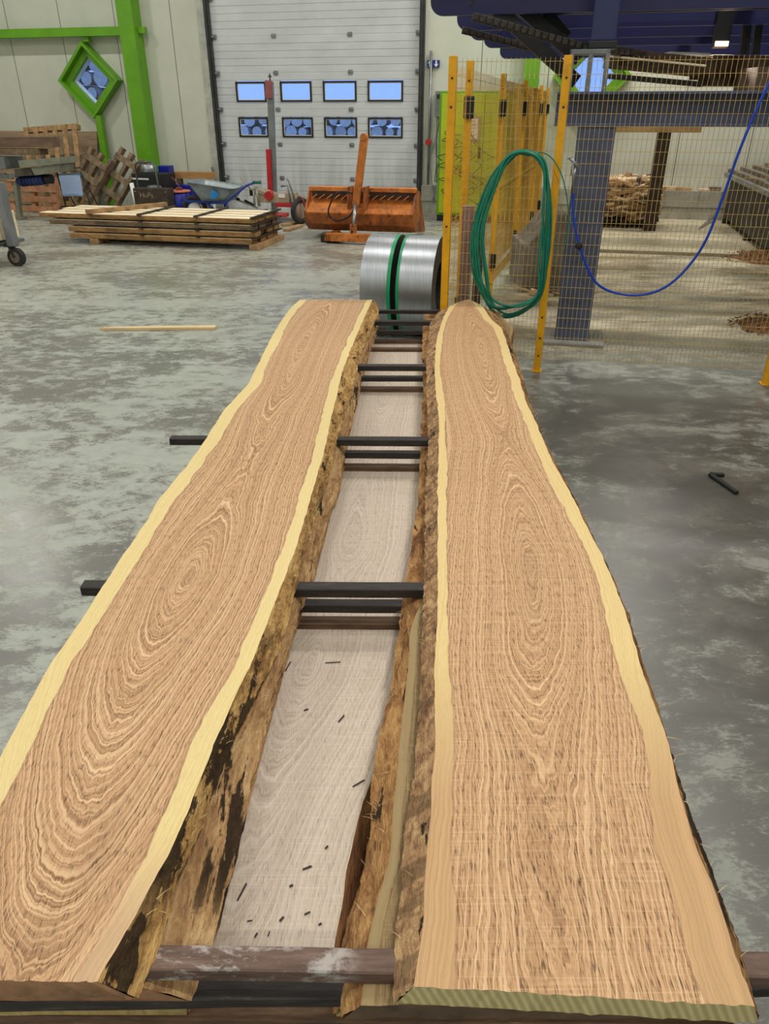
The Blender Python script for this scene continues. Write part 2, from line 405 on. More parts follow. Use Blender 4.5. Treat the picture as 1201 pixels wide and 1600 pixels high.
# green steel frame
def hbeam(mb, a, c, z0, z1, w=.3, d=.28, tf=.018):
    mb.box(a-w/2, a+w/2, c, c+tf, z0, z1, .002); mb.box(a-w/2, a+w/2, c+d-tf, c+d, z0, z1, .002); mb.box(a-.008, a+.008, c+tf, c+d-tf, z0, z1)
m = MB(); m.box(-5.545, -5.245, -.305, -.004, 0, 7); 
th = Thing('steel_column', 'tall lime green steel column beside the left diamond window', 'column', (-5.4, -.2, 0), 'B')
th.part('shaft', m, LIME)
m = MB(); m.box(-5.62, -5.17, -.34, -.003, .001, .02, .003); th.part('base_plate', m, LIME)
m = MB(); m.box(-9.99, -5.55, -.26, -.12, 2.9, 3.04, .004)
solo('steel_beam', m, LIME, 'horizontal lime green steel beam above the left diamond window', 'beam', 'B', (-7.8, -.2, 2.97))
m = MB(); m.box(-5.24, -5.1, -.2, -.1, 2.93, 3.03, .004)
solo('beam_bracket', m, LIME, 'short lime green bracket on the right side of the green column', 'bracket', 'B', (-5.17, -.15, 2.97))
for a, z0, z1, lb in ((-6.32, 2.82, 2.9, 'short lime green post between the beam and the left diamond window'), (-6.33, 0, 1.62, 'lime green post carrying the left diamond window from below')):
    solo('window_post', MB().box(a-.06, a+.06, -.2, -.08, z0, z1, .003), LIME, lb, 'post', 'B', (a, -.12, z0))
# second bay on the right
solo('steel_column', MB().box(1.74, 1.98, -.3, -.004, .0, 7), LIME, 'lime green steel column behind the cage, over the cabinet', 'column', 'B', (1.86, -.2, 0))
solo('window_post', MB().box(6.2, 6.34, -.2, -.08, 0, 2.2, .003), LIME, 'lime green post at the far right behind the conveyor', 'post', 'B', (6.27, -.12, 0))

# ------------------------------------------------------------------ sectional door
DOORM = NT('door_panel'); t = DOORM; o = t.obj(); sx = t.n('ShaderNodeSeparateXYZ'); t.l(o, sx.inputs[0])
n = t.noise(t.scale(o, (.5, 1, 1)), 3, 6, .65); c = t.ramp(n, [(.3, rgba((192, 198, 200))), (.7, rgba((210, 215, 216)))])
st = t.noise(t.scale(o, (2.5, 1, .25)), 3, 5, .6)
c = t.mix(t.math('MULTIPLY', t.math('MULTIPLY', t.step(sx.outputs[2], 1.3, .1), t.step(st, .4, .65)), .45), c, rgba((140, 138, 128)))
t.set(c, .42); t.bump(t.noise(o, 160, 2, .5), .15, .002); DOORM = t.m
door = Thing('door_1', '', '', (-1.98, 0, 0), 'B', kind='structure'); del door.o['label']; del door.o['category']
seams = [0, .565, 1.143, 1.72, 2.30, 2.865, 3.44, 4.02, 4.6]
winsA = [(-3.51, -2.94), (-2.645, -2.065), (-1.83, -1.225), (-1.0, -.375)]
for i in range(8):
    z0, z1 = seams[i]+.003, seams[i+1]-.003; m = MB()
    rows = 5; hh = (z1-z0)/rows
    segs = 0
    for k in range(rows):
        a_, b2 = z0+k*hh, z0+(k+1)*hh
        wz = (1.27, 1.585) if i == 2 else (1.85, 2.16) if i == 3 else None
        cuts = []
        if wz and b2 > wz[0]+.02 and a_ < wz[1]-.02:
            x = DA0+.02
            for (w0, w1) in winsA: cuts.append((x, w0)); x = w1
            cuts.append((x, DA1-.02))
        else: cuts = [(DA0+.02, DA1-.02)]
        for (x0, x1) in cuts: m.box(x0, x1, .02, .06, a_+.005, b2-.005, .003)
        for (x0, x1) in cuts: m.box(x0, x1, .0225, .058, a_-.0028, b2+.0028)
    door.part('door_section', m, DOORM)
    if i: door.part('gasket', MB().box(DA0+.02, DA1-.02, .024, .062, seams[i]-.004, seams[i]+.004), RAILM)
# window frames with panes
for wz in ((1.27, 1.585), (1.85, 2.16)):
    for (w0, w1) in winsA:
        m = MB(); q = .02
        m.box(w0-q*.5, w1+q*.5, .0, .065, wz[1]-q, wz[1]+q*.4, .004); m.box(w0-q*.5, w1+q*.5, .0, .065, wz[0]-q*.4, wz[0]+q, .004)
        m.box(w0-q*.5, w0+q, .0, .065, wz[0]+q, wz[1]-q, .004); m.box(w1-q, w1+q*.5, .0, .065, wz[0]+q, wz[1]-q, .004)
        f = door.part('window_frame', m, BLACK)
        m = MB(); m.box(w0+q, w1-q, .03, .036, wz[0]+q, wz[1]-q); door.part('pane', m, GL, f)
        m = MB(); e = .012
        m.box(w0+q, w1-q, .022, .03, wz[0]+q, wz[0]+q+e); m.box(w0+q, w1-q, .022, .03, wz[1]-q-e, wz[1]-q); m.box(w0+q, w0+q+e, .022, .03, wz[0]+q, wz[1]-q); m.box(w1-q-e, w1-q, .022, .03, wz[0]+q, wz[1]-q)
        door.part('inner_bead', m, WHITEP, f)
for s in seams[1:-1]:
    for a in (-2.72, -1.32):
        m = MB(); m.box(a-.04, a+.04, .005, .02, s-.035, s+.035, .003); m.cyl((a-.045, .008, s), (a+.045, .008, s), .01, seg=10); door.part('hinge', m, GREYM)
    for a, sg in ((DA0+.06, 1), (DA1-.06, -1)):
        m = MB(); m.box(a-.06, a+.06, -.02, .018, s-.035, s+.035, .004); m.cyl((a-sg*.1, -.02, s), (a+sg*.04, -.02, s), .022, seg=12); door.part('roller_bracket', m, GREYM)
for a in (DA0+.0, DA1-.0):
    m = MB(); m.box(a-.045, a+.045, -.075, -.003, .01, 6., .004); m.box(a-.015, a+.015, -.1, -.07, .01, 6., .003); door.part('guide_rail', m, RAILM)
solo('trim_2', MB().box(DA0-.2, DA0-.046, -.03, -.002, 0, 6.), mat('jamb_cover', (176, 178, 168), .5), None, None, 'B', kind='structure')

# services right of the door
m = MB(); a0, z1 = b(680, 142, -.15); a1, z0 = b(692, 183, -.15); m.box(a0, a1+.1, -.16, -.003, z0, z1, .01)
th = Thing('control_box', 'grey door control box with cables on the wall right of the big door', 'control box', ((a0+a1)/2, -.1, z0), 'B')
th.part('housing', m, GREYM)
m = MB(); m.box(a0+.03, a0+.11, -.17, -.158, z1-.12, z1-.05, .003); m.box(a0+.15, a0+.2, -.17, -.158, z1-.3, z1-.1, .003); th.part('switches', m, BLACK)
for i in range(4):
    x = a0+.03+i*.05; m = MB()
    m.tube(spline([(x, -.06, z0+.02), (x+R.uniform(-.05, .05), -.09, z0-.35), (x+R.uniform(-.12, .05), -.12, z0-.75), (x+R.uniform(-.12, .1), -.2, .56 if i % 2 else .25)], 6), .008, 6)
    th.part('cable', m, BLACK if i % 2 else GREYM)
m = MB(); a0, z1 = b(667, 94, -.05); a1, z0 = b(686, 105, -.05); m.box(a0, a1, -.05, -.003, z0, z1, .003)
th = Thing('door_sign', 'small blue sign with two white arrows right of the big door', 'sign', (a0, -.03, z0), 'B'); th.part('plate', m, mat('sign_blue', (22, 40, 120), .4))
m = MB(); zc = (z0+z1)/2
for k, up in ((.25, 1), (.75, -1)):
    ac = a0+(a1-a0)*k; m = MB()
    m.prism([(ac-.012, zc-up*.045), (ac+.012, zc-up*.045), (ac+.012, zc+up*.005), (ac+.035, zc+up*.005), (ac, zc+up*.055), (ac-.035, zc+up*.005), (ac-.012, zc+up*.005)], 1, -.057, -.051)
    th.part('arrow', m, WHITEP)
a, z = b(669, 222, -.1); m = MB(); m.cyl((a, -.14, z), (a, -.06, z), .05, seg=16); th = Thing('emergency_handle', 'red round knob on a conduit right of the big door', 'knob', (a, -.1, z), 'B')
th.part('knob', m, RED); m = MB(); m.cyl((a, -.045, .2), (a, -.045, 2.6), .022, seg=10); th.part('conduit', m, GREYM)

# ------------------------------------------------------------------ lime cabinet behind the cage
a0, a1, zt = .46, 1.95, 1.98
cb = Thing('electrical_cabinet', 'tall lime green electrical cabinet behind the yellow mesh cage', 'cabinet', (1.1, -.8, 0), 'B')
m = MB(); m.box(a0, a1, -1.0, -.55, .1, zt, .012); cb.part('body', m, LIME)
m = MB(); m.box(a0+.01, a1-.01, -.98, -.57, 0, .1); cb.part('plinth', m, BLACK)
m = MB(); m.box(a0+.04, (a0+a1)/2-.004, -1.025, -1.0, .14, zt-.04, .006); d = cb.part('door', m, LIME2)
m = MB(); m.box((a0+a1)/2-.07, (a0+a1)/2-.03, -1.045, -1.026, 1.0, 1.16, .005); cb.part('handle', m, BLACK, d)
m = MB(); m.box((a0+a1)/2+.004, a1-.04, -1.025, -1.0, .14, zt-.04, .006); d = cb.part('door', m, LIME2)
m = MB(); x0, zz1 = b(733, 181, -1.03); x1, zz0 = b(750, 222, -1.03)
m.box(x0, x1, -1.032, -1.026, zz0, zz1); hd = solo('paper_notice', m, mat('notice_board', (150, 138, 96), .7), 'pinned white paper notice on the lime green cabinet', 'notice', 'B', ((x0+x1)/2, -1.03, zz0))
m = MB(); m.box(x0+.02, x1-.05, -1.036, -1.0325, zz0+.04, zz1-.04); p = m.mesh('sheet', mat('paper', (228, 214, 190), .8, var=.03), -Vector(((x0+x1)/2, -1.03, zz0))); C.objects.link(p); p.parent = hd
m = MB()
for k in range(7): m.box(x0+.04, x1-.07-R.random()*.04, -1.0375, -1.0365, zz0+.1+k*.05, zz0+.106+k*.05)
p = m.mesh('print_lines', mat('print_grey', (120, 110, 100), .8), -Vector(((x0+x1)/2, -1.03, zz0))); C.objects.link(p); p.parent = hd
for k in range(11):
    x, z = b(R.uniform(702, 742), R.uniform(200, 260), -1.1); pts = [(x, -1.06, z)]
    for j in range(6): x += R.uniform(-.22, .25); x = min(max(x, a0+.02), a1-.1); z -= R.uniform(.02, .2); pts.append((x, -1.06-R.random()*.04, max(z, .3)))
    m = MB(); m.tube(spline(pts, 6), .006, 5)
    solo('loose_cable', m, BLACK, 'thin black cables tangled over the front of the lime green cabinet', 'cable', 'B', pts[0], group='black cables on the cabinet', smooth=True)

# ------------------------------------------------------------------ mesh fences
P1 = G(697, 577); P2 = G(838, 579); P3 = G(1195, 600)
P1 = Vector((.43, 5.42, 0))
def mesh_panel(p, q, z0, z1, dx=.03, dz=.0715, r=.0017, inset=.03):
    p, q = Vector(p), Vector(q); d = (q-p); L = d.length; d.normalize(); n = Vector((d.y, -d.x, 0))
    m = MB(); k = int((L-2*inset)/dx)
    folds = [z1-.115, z0+(z1-z0)*.5, z0+.13]
    for i in range(k+1):
        base = p+d*(inset+i*dx); pts = [base+Vector((0, 0, z0))]
        for f in sorted(folds): pts += [base+Vector((0, 0, f-.035)), base+n*.018+Vector((0, 0, f)), base+Vector((0, 0, f+.035))]
        pts.append(base+Vector((0, 0, z1)))
        m.tube(pts, r, 4)
    z = z0+.01
    while z < z1:
        off = .0
        for f in folds:
            if abs(z-f) < .02: off = .018
        m.tube([p+d*inset+n*off+Vector((0, 0, z)), q-d*inset+n*off+Vector((0, 0, z))], r, 4); z += dz
    return m
def fpost(th, p, ang, h=2.0, w=.05, wd=.05):
    p = Vector(p); R3 = Matrix.Rotation(ang, 3, 'Z')
    m = MB(); m.box(p.x-w/2, p.x+w/2, p.y-wd/2, p.y+wd/2, .0, h, .003, rot=R3, piv=(p.x, p.y, h/2)); po = th.part('post', m, YEL)
    m = MB(); m.box(p.x-.035, p.x+.035, p.y-.04, p.y+.04, .0, .006, .002, rot=R3, piv=(p.x, p.y, .004)); th.part('foot_plate', m, YEL, po)
    m = MB(); n = R3@Vector((0, -1, 0))
    for z in (.12, .25, .4, 1.0, 1.72, 1.88): m.cyl(p+n*(wd/2-.002)+Vector((0, 0, z)), p+n*(wd/2+.004)+Vector((0, 0, z)), .007, seg=8)
    th.part('bolts', m, BLACK, po)
ff = Thing('mesh_fence', 'yellow wire mesh safety fence facing the camera with three yellow posts', 'fence', tuple(P2))
fa = math.atan2((P3-P1).y, (P3-P1).x)
for p in (P1, P2, P3): fpost(ff, p, fa)
ff.part('wire_mesh', mesh_panel(P1, P2, .1, 1.99), WIRE); ff.part('wire_mesh', mesh_panel(P2, P3, .1, 1.99), WIRE)
P4 = P3+(P3-P2).normalized()*1.5
ff.part('wire_mesh', mesh_panel(P3, P4, .1, 1.99), WIRE); fpost(ff, P4, fa)
rb = Thing('mesh_fence', 'yellow wire mesh fence running back toward the lime green cabinet', 'fence', (.587, 5.9, 0))
rp = [Vector((.587, 5.9, 0)), Vector((1.10, 7.9, 0)), Vector((1.58, 9.56, 0)), Vector((2.12, 11.5, 0)), Vector((2.5, 13.0, 0))]
for i, p in enumerate(rp):
    fpost(rb, p, ANG)
    m = MB()
    for z in (.35, 1.72): m.box(p.x-.035, p.x+.035, p.y-.06, p.y+.0, z-.07, z+.07, .01)
    rb.part('hinge_clamp', m, BLACK)
rb.part('wire_mesh', mesh_panel(P1, rp[0], .1, 1.95, .045, r=.0016), YEL)
for i in range(4): rb.part('wire_mesh', mesh_panel(rp[i], rp[i+1], .1, 1.95, .045 if i < 1 else .03, r=.0016 if i < 1 else .0021), mat('amber_wire', (186, 142, 52), .5, var=.08))

# boards leaning inside the cage, next to the left front post
def leaning_board(x0, y0, x1, y1, zt, w, th_, mtl, label):
    m = MB(); m.beam((x0, y0, th_/2), (x1, y1, zt), w, th_, up=(0, 1, 0), bev=.003)
    return solo('leaning_board', m, mtl, label, 'board', 'W', (x0, y0, 0))
leaning_board(.60, 5.70, .585, 5.52, 1.12, .085, .03, mat('board_pinkbrown', (150, 124, 118), .7, var=.12), 'pinkish brown board leaning against the inside of the yellow fence')
leaning_board(.69, 5.70, .675, 5.50, 1.13, .06, .03, mat('board_dark', (86, 74, 70), .7, var=.15), 'dark grey brown board leaning inside the yellow fence beside the pinkish one')

# green hose hung on the fence
fd = (P3-P2).normalized(); fn = Vector((fd.y, -fd.x, 0)); 
if fn.y > 0: fn = -fn
def onfence(px, py, off=.05):
    d = Vector(ray(px, py)); q = P2+fn*off; t_ = (Vector((q.x, q.y, 0))-Vector((0, 0, 0))).dot(fn)/Vector((d.x, d.y, 0)).dot(fn)
    return Vector((d.x*t_, d.y*t_, H+d.z*t_))
GH = mat('green_hose', (12, 122, 98), .35, var=.1, scale=20)
hs = Thing('garden_hose', 'coiled green hose hanging on the yellow mesh fence', 'hose', tuple(onfence(800, 250)))
for i in range(7):
    j = lambda s: R.uniform(-s, s)
    loop = [(822+j(4), 240+j(5)), (850+j(3), 262+j(6)), (858-i*1.5+j(3), 330), (856-i*2+j(3), 410), (840+j(4), 462+j(6)), (806+j(6), 492-i*3+j(5)), (770+j(5), 490-i*3+j(6)), (740+i*3+j(3), 430), (738+i*3+j(3), 360), (765+i*2+j(3), 285), (795+j(3), 247+j(4))]
    m = MB(); m.tube(spline([onfence(x, y, .035+.011*i+R.uniform(0, .01)) for x, y in loop], 6, True), .0085, 8, True)
    hs.part('hose_loop', m, GH)
m = MB(); m.tube(spline([onfence(*p_, .06) for p_ in ((822, 240), (852, 240), (872, 262), (884, 300), (888, 350), (882, 385))], 8), .004, 6); hs.part('loose_end', m, GH)
# blue air hose and gun
ah = Thing('air_hose', 'blue air hose hanging in a deep loop from a silver blow gun on the fence', 'hose', tuple(onfence(895, 260)))
BH = mat('blue_hose', (8, 62, 178), .3, var=.08, scale=20)
m = MB(); m.tube(spline([onfence(*p_, .07) for p_ in ((895, 300), (895, 330), (901, 370), (912, 405), (928, 438), (950, 454), (985, 461), (1020, 457), (1050, 441), (1080, 410), (1105, 370), (1130, 305), (1155, 235), (1180, 175), (1201, 130), (1235, 60), (1260, 0))], 8), .0085, 10); ah.part('hose_line', m, BH)
m = MB(); q = onfence(904, 384, .07); m.lathe([(.0, q.z-.025), (.02, q.z-.018), (.026, q.z), (.02, q.z+.018), (0, q.z+.025)], q.x, q.y, 16); ah.part('stopper', m, RUBBER)
m = MB(); m.tube([onfence(895, 302, .07), onfence(896, 275, .07), onfence(899, 262, .07)], .012, 10); m.tube([onfence(890, 246, .075), onfence(905, 264, .075)], .011, 10); m.tube([onfence(886, 248, .075), onfence(891, 246, .075)], .005, 6); ah.part('blow_gun', m, GALV)
m = MB(); m.tube([onfence(897, 250, .09), onfence(893, 262, .1), onfence(892, 274, .1)], .004, 6); ah.part('trigger', m, GREYM)

# ------------------------------------------------------------------ big blue grey portal behind the fence
pt = Thing('steel_portal', 'blue grey steel portal with a thick column behind the yellow mesh fence', 'steel frame', (2.85, -8.25, 0), 'B')
m = MB(); hbeam(m, 2.86, -8.4, .02, 1.6, .27, .28, .016); pt.part('column', m, STEELB)
m = MB(); m.box(2.62, 3.12, -8.5, -8.0, .001, .025, .004); pt.part('base_plate', m, mat('base_grey', (140, 138, 132), .6))
m = MB(); z0, z1 = 1.6, 1.82
m.box(2.55, 7.4, -8.42, -8.12, z0, z0+.018, .002); m.box(2.55, 7.4, -8.42, -8.12, z1-.018, z1, .002); m.box(2.55, 7.4, -8.28, -8.265, z0+.018, z1-.018); pt.part('crossbeam', m, STEELB)
m = MB()
fx0, _ = b(889, 100, -8.3); fx1, _ = b(951, 100, -8.3)
for (x0, x1, zz0, zz1) in ((fx0, fx0+.03, z1, 2.08), (fx1-.03, fx1, z1, 2.08), (fx0, fx1, 2.05, 2.08), (fx0+.13, fx0+.16, z1, 2.05)): m.box(x0, x1, -8.38, -8.2, zz0, zz1, .003)
pt.part('bracket_frame', m, GREYM)

# ------------------------------------------------------------------ overhead blue sorting deck
dk = Thing('overhead_conveyor', 'dark blue overhead sorting deck with rounded beam ends above the cage', 'conveyor', (3, -6, 2.3), 'B')
zb = 2.34
ends = [(672, 25), (713, 48), (733, 63), (755, 75), (780, 92)]
cs = []
for i, (px, py) in enumerate(ends):
    g = G(px, py, zb) if py < 170 else None
    d = ray(px, py); tt = (zb-H)/d[2]; a, c = toB(tt*d[0], tt*d[1]); cs.append((a, c))
for i, (a, c) in enumerate(cs):
    m = MB(); L = 6.4; hgt = .34; r = .09
    prof = [(a, zb+hgt), (a, zb+r)]+[(a+r-r*math.cos(x), zb+r-r*math.sin(x)) for x in [math.pi/2*k/6 for k in range(1, 6)]]+[(a+r, zb), (a+L, zb), (a+L, zb+hgt)]
    m.prism(prof, 1, c, c+.05); bm_ = MB
    m.box(a+.03, a+L, c+.05, c+.30, zb+.05, zb+.062); m.box(a+.03, a+L, c+.29, c+.34, zb+.03, zb+hgt)
    dk.part('beam', m, BLUE)
    m = MB(); m.box(a+.05, a+.22, c-.008, c, zb+.12, zb+.15, .002); m.box(a+.3, a+.32, c-.01, c, zb+.06, zb+.3, .002); dk.part('latch', m, DARKM)
ca = cs[0]
m = MB()
for x in (2.4, 4.6, 6.1): m.box(ca[0]+x, ca[0]+x+.14, ca[1], cs[-1][1]+.3, zb+.345, zb+.52, .01)
dk.part('cross_ribs', m, BLUE)
m = MB(); bx0, _ = b(925, 40, -8.2); bx1, _ = b(964, 40, -8.2); m.box(bx0, bx1, -8.35, -8.1, 2.13, 4., .01); dk.part('hanger_post', m, BLUEC)
m = MB(); m.box(bx0-.01, bx1+.01, -8.36, -8.09, 2.085, 2.13, .005); dk.part('post_foot', m, BLACK)
def atY(px, py, Y):
    d = ray(px, py); k = Y/d[1]; return Vector((d[0]*k, Y, H+d[2]*k))
def wB(v): a, c = toB(v.x, v.y); return Vector((a, c, v.z))
def bchain(p, q, n, name):
    m = MB(); p, q = wB(p), wB(q); d = (q-p)/n
    for i in range(n):
        c0 = p+d*i; m.beam(c0, c0+d*.92, .03, .055, bev=.006); m.cyl(c0+d*.45+Vector((0, -.035, 0)), c0+d*.45+Vector((0, .035, 0)), .017, seg=10)
    dk.part(name, m, DARKM)
bchain(atY(738, 26, 6.35), atY(920, 76, 6.35), 17, 'drive_chain'); bchain(atY(722, 47, 7.6), atY(850, 80, 7.8), 12, 'drive_chain'); bchain(atY(955, 77, 7.2), atY(1025, 88, 7.6), 8, 'drive_chain')
m = MB()
for p, q, Y in (((768, 8), (900, 128), 6.75), ((812, 10), (905, 92), 6.8), ((850, 20), (884, 60), 6.9)): m.beam(wB(atY(*p, Y)), wB(atY(*q, Y)), .05, .10, bev=.004)
dk.part('diagonal_brace', m, BLACK)
m = MB(); m.box(ca[0]+.9, ca[0]+3.2, ca[1]+.1, ca[1]+.16, zb+.0, zb+.34); dk.part('web_plate', m, BLUE)
# dark trough of bark and slats beyond the beam
tq = Thing('bark_conveyor', 'dark bark covered conveyor trough above the crossbeam behind the mesh', 'conveyor', (3.5, -6.8, 1.9), 'B')
DBARK = mat('dark_bark', (62, 48, 36), .95, var=.4, scale=16, bump=.8)
Yq = 7.6
def slat(p, q, w, h, mtl, nm, Y=Yq, Y2=None):
    m = MB(); m.beam(wB(atY(*p, Y)), wB(atY(*q, Y2 or Y)), w, h, bev=.003); tq.part(nm, m, mtl)
slat((955, 92), (1110, 107), .5, .12, DBARK, 'trough'); slat((1095, 106), (1330, 110), .5, .17, DBARK, 'trough')
slat((950, 88), (1102, 103), .03, .015, PALE, 'rail', 7.3); slat((950, 119), (1097, 132), .05, .04, BLACK, 'rail', 7.3)
slat((1100, 125), (1300, 126), .3, .09, DBARK, 'trough', 7.5)
slat((1163, 128), (1320, 136), .4, .2, mat('rusty_grey', (100, 84, 74), .8), 'end_box', 7.2)
slat((1040, 86), (1103, 88), .2, .04, mat('pale_sheet', (190, 190, 180), .6), 'sheet', 7.9)
for x in (1158, 1165, 1177, 1182): slat((x, 85), (x+5, 40), .035, .035, BLACK, 'support_rod', 7.6)
lt = Thing('work_lamp', 'small lit lamp under the dark blue deck', 'lamp', tuple(atY(1128, 68, 7.4)))
q0, q1 = atY(1117, 72, 7.4), atY(1139, 64, 7.4); m = MB(); m.box(q0.x, q1.x, 7.40, 7.42, q0.z, q1.z, .004); lt.part('diffuser', m, emis('lamp_glow', (255, 235, 200), 1.6))
m = MB(); m.box(q0.x-.01, q1.x+.01, 7.42, 7.47, q0.z-.012, q1.z+.3, .004); lt.part('housing', m, BLACK); q0, q1 = q0.copy(), q1.copy(); LQ = (q0, q1)

# ------------------------------------------------------------------ wood offcut heap on a pallet, rack, right machine
OFM = [mat('offcut_a', (206, 178, 138), .8, var=.15, scale=12), mat('offcut_b', (170, 134, 94), .85, var=.2, scale=12), mat('offcut_c', (228, 200, 164), .8, var=.1, scale=12), mat('offcut_d', (110, 92, 80), .85, var=.2, scale=12)]
hx0, hx1, hc0, hc1 = 3.07, 4.12, -1.5, -.55
m = MB()
for k in range(5): m.box(hx0, hx1, hc0+k*.2, hc0+k*.2+.12, .15, .172, .002)
for k in (0, .46, .92): m.box(hx0+k, hx0+k+.09, hc0, hc1, .075, .15, .002)
solo('pallet', m, mat('pallet_dark', (56, 34, 26), .8, var=.2), 'dark brown pallet under the heap of wood offcuts', 'pallet', 'B', (hx0, hc0, .045))
prot = []
for k in range(6):
    m = MB(); L = R.uniform(.16, .34); m.box(-L/2, L/2, -.035-.01*(k % 3), .035+.01*(k % 3), -.018-.008*(k % 2), .018+.008*(k % 2), .004)
    m.bm.verts.ensure_lookup_table()
    for v in m.bm.verts: v.co.z += .01*math.sin(v.co.x*9+k); v.co.y *= 1-.25*(v.co.x/L)
    prot.append(m.mesh('wood_offcut', OFM[k % 4]))
for layer in range(15):
    for k in range(13):
        zz = .19+layer*.039
        topn = 1-max(0, (layer-11))*.12
        a = (hx0+hx1)/2+(R.random()-.5)*(hx1-hx0-.2)*topn; row = k % 3
        c = hc0+.05+row*.1+R.uniform(-.03, .03) if layer < 12 else R.uniform(hc0+.05, hc1-.1)
        o = prot[R.randrange(6)].copy(); C.objects.link(o)
        o.location = BW(a, c, zz+R.uniform(-.005, .02)+(0.02*math.sin(a*7) if layer > 10 else 0)); o.rotation_euler = (R.uniform(-.4, .4), R.uniform(-.35, .35), ANG+R.uniform(-.7, .7) if layer < 12 else R.uniform(0, 3))
        o['label'] = 'short sawn wood offcut in the heap on the dark pallet'; o['category'] = 'offcut'; o['group'] = 'wood offcuts heaped on the dark pallet'
m = MB(); m.box(hx0+.02, hx1-.02, hc0+.3, hc1, .172, .62, .03)
solo('heap_filler_block', m, OFM[1], 'solid brown filler block in the rear of the heap on the dark pallet', 'filler block', 'B', (hx0, hc0, .17), kind='stuff')  # solid filler inside the heap, not separate offcuts
rk = Thing('timber_rack', 'dark post carrying a light plank, right of the offcut heap', 'rack', (4.2, -1.6, 0), 'B')
a0, z0 = b(1048, 207, -1.7); m = MB(); m.box(a0-.19, a0, -1.78, -1.62, 0, z0, .006); rk.part('post', m, mat('post_dark', (64, 50, 40), .7, .0, var=.2))
x0, zz1 = b(940, 200, -1.7); x1, zz0 = b(1093, 211, -1.7); m = MB(); m.box(x0, x1, -1.8, -1.6, z0+.001, z0+.13, .006); rk.part('plank', m, mat('plank_tan', (190, 156, 106), .7, stretch=(.3, 2, 2)))
# ledge scraps
for k in range(5):
    a = 4.35+.26*k+R.uniform(-.05, .05); L = R.uniform(.12, .3)
    m = MB(); m.box(a-L/2, a+L/2, -.14, -.06, .502, .53+R.uniform(0, .05), .005); solo('wood_scrap', m, OFM[k % 4], ['short scrap of wood on the concrete ledge, nearest the dark post', 'second scrap from the dark post on the concrete ledge', 'middle scrap of the five on the concrete ledge', 'fourth scrap from the dark post on the concrete ledge', 'scrap on the concrete ledge farthest from the dark post'][k], 'scrap', 'B', (a, -.1, .502), group='scraps on the concrete ledge')
cv = Thing('roller_conveyor', 'grey log conveyor with a dark body at the right edge behind the fence', 'conveyor', (5.6, -2, 0), 'B')
m = MB(); m.box(5.25, 6.6, -4.6, -.4, .12, .74, .02); cv.part('body', m, mat('conv_dark', (48, 46, 46), .6, .2, var=.25, scale=5))
m = MB(); m.prism([(5.15, .74), (6.7, 1.0), (6.7, 1.06), (5.15, .80)], 1, -4.7, -.3)
for v in m.bm.verts: v.co = Vector((v.co.x, v.co.y, v.co.z))
cv.part('tray', m, GREYM)
m = MB()
for k in range(8): m.box(5.2+k*.18, 5.26+k*.18, -4.75, -.28, .80+k*.03, .86+k*.03, .004)
cv.part('rails', m, mat('rail_brown', (104, 90, 76), .7, .2, var=.2))
m = MB()
for c in (-4.5, -2.5, -.6):
    m.box(5.22, 5.34, c, c+.12, 0, .12); m.box(6.4, 6.52, c, c+.12, 0, .12)
cv.part('feet', m, RAILM)
m = MB(); m.tube([(5.18, -4.72, 0.), (5.18, -4.72, .8)], .035, 8); cv.part('leg', m, GREYM)
for k in range(4):
    m = MB(); m.box(5.35+.05*k, 6.5, -3.2+.5*k, -2.95+.5*k, 1.12+.05*k+.0, 1.16+.05*k, .004)
    solo('slab_offcut', m, OFM[k], ['nearest bark slab on the conveyor at the right edge', 'second bark slab from the front on the right conveyor', 'third bark slab from the front on the right conveyor', 'rearmost bark slab on the right conveyor'][k], 'slab', 'B', (5.9, -3+.5*k, 1.1), group='slabs on the right conveyor')
# bark heaps
def heap(px, py, r, h, lab, seed, n=170):
    g = G(px, py); rr = random.Random(seed); m = MB()
    rows = []
    for i in range(9):
        q = i/8; rows.append([(g.x+r*q*math.cos(t_)*(1+.2*math.sin(3*t_+seed)), g.y+r*q*math.sin(t_)*.8, max(.001, h*(1-q**1.5)+.012*noise.noise(Vector((q*9, t_*3, seed))))) for t_ in [2*math.pi*k/28 for k in range(29)]])
    m.grid(rows)
    for i in range(n):
        q = math.sqrt(rr.random()); t_ = rr.random()*6.28; x, y = g.x+r*1.15*q*math.cos(t_), g.y+r*q*math.sin(t_); z = max(.004, h*(1-q**1.5))
        L = rr.uniform(.015, .06); d = Vector((rr.uniform(-1, 1), rr.uniform(-1, 1), rr.uniform(-.2, .5))).normalized()*L
        m.beam((x, y, z+.004), Vector((x, y, z+.004))+d, rr.uniform(.008, .02), .005)
    solo('bark_heap', m, mat('heap_bark', (98, 68, 40), .95, var=.45, scale=24, bump=.6), lab, 'bark pile', 'W', (g.x, g.y, 0), kind='stuff', group=None)
heap(1205, 405, .55, .12, 'heap of brown bark and chips by the right conveyor, the farther one', 1)
heap(1205, 510, .34, .1, 'nearer heap of brown bark and chips on the floor behind the mesh', 2)
m = MB(); g0, g1 = G(1085, 366), G(1112, 350); m.beam(g0+Vector((0, 0, .02)), g1+Vector((0, 0, .12)), .04, .02); solo('pry_bar', m, GREYM, 'thin grey bar lying propped on the floor behind the mesh', 'bar', 'W', tuple(g0))
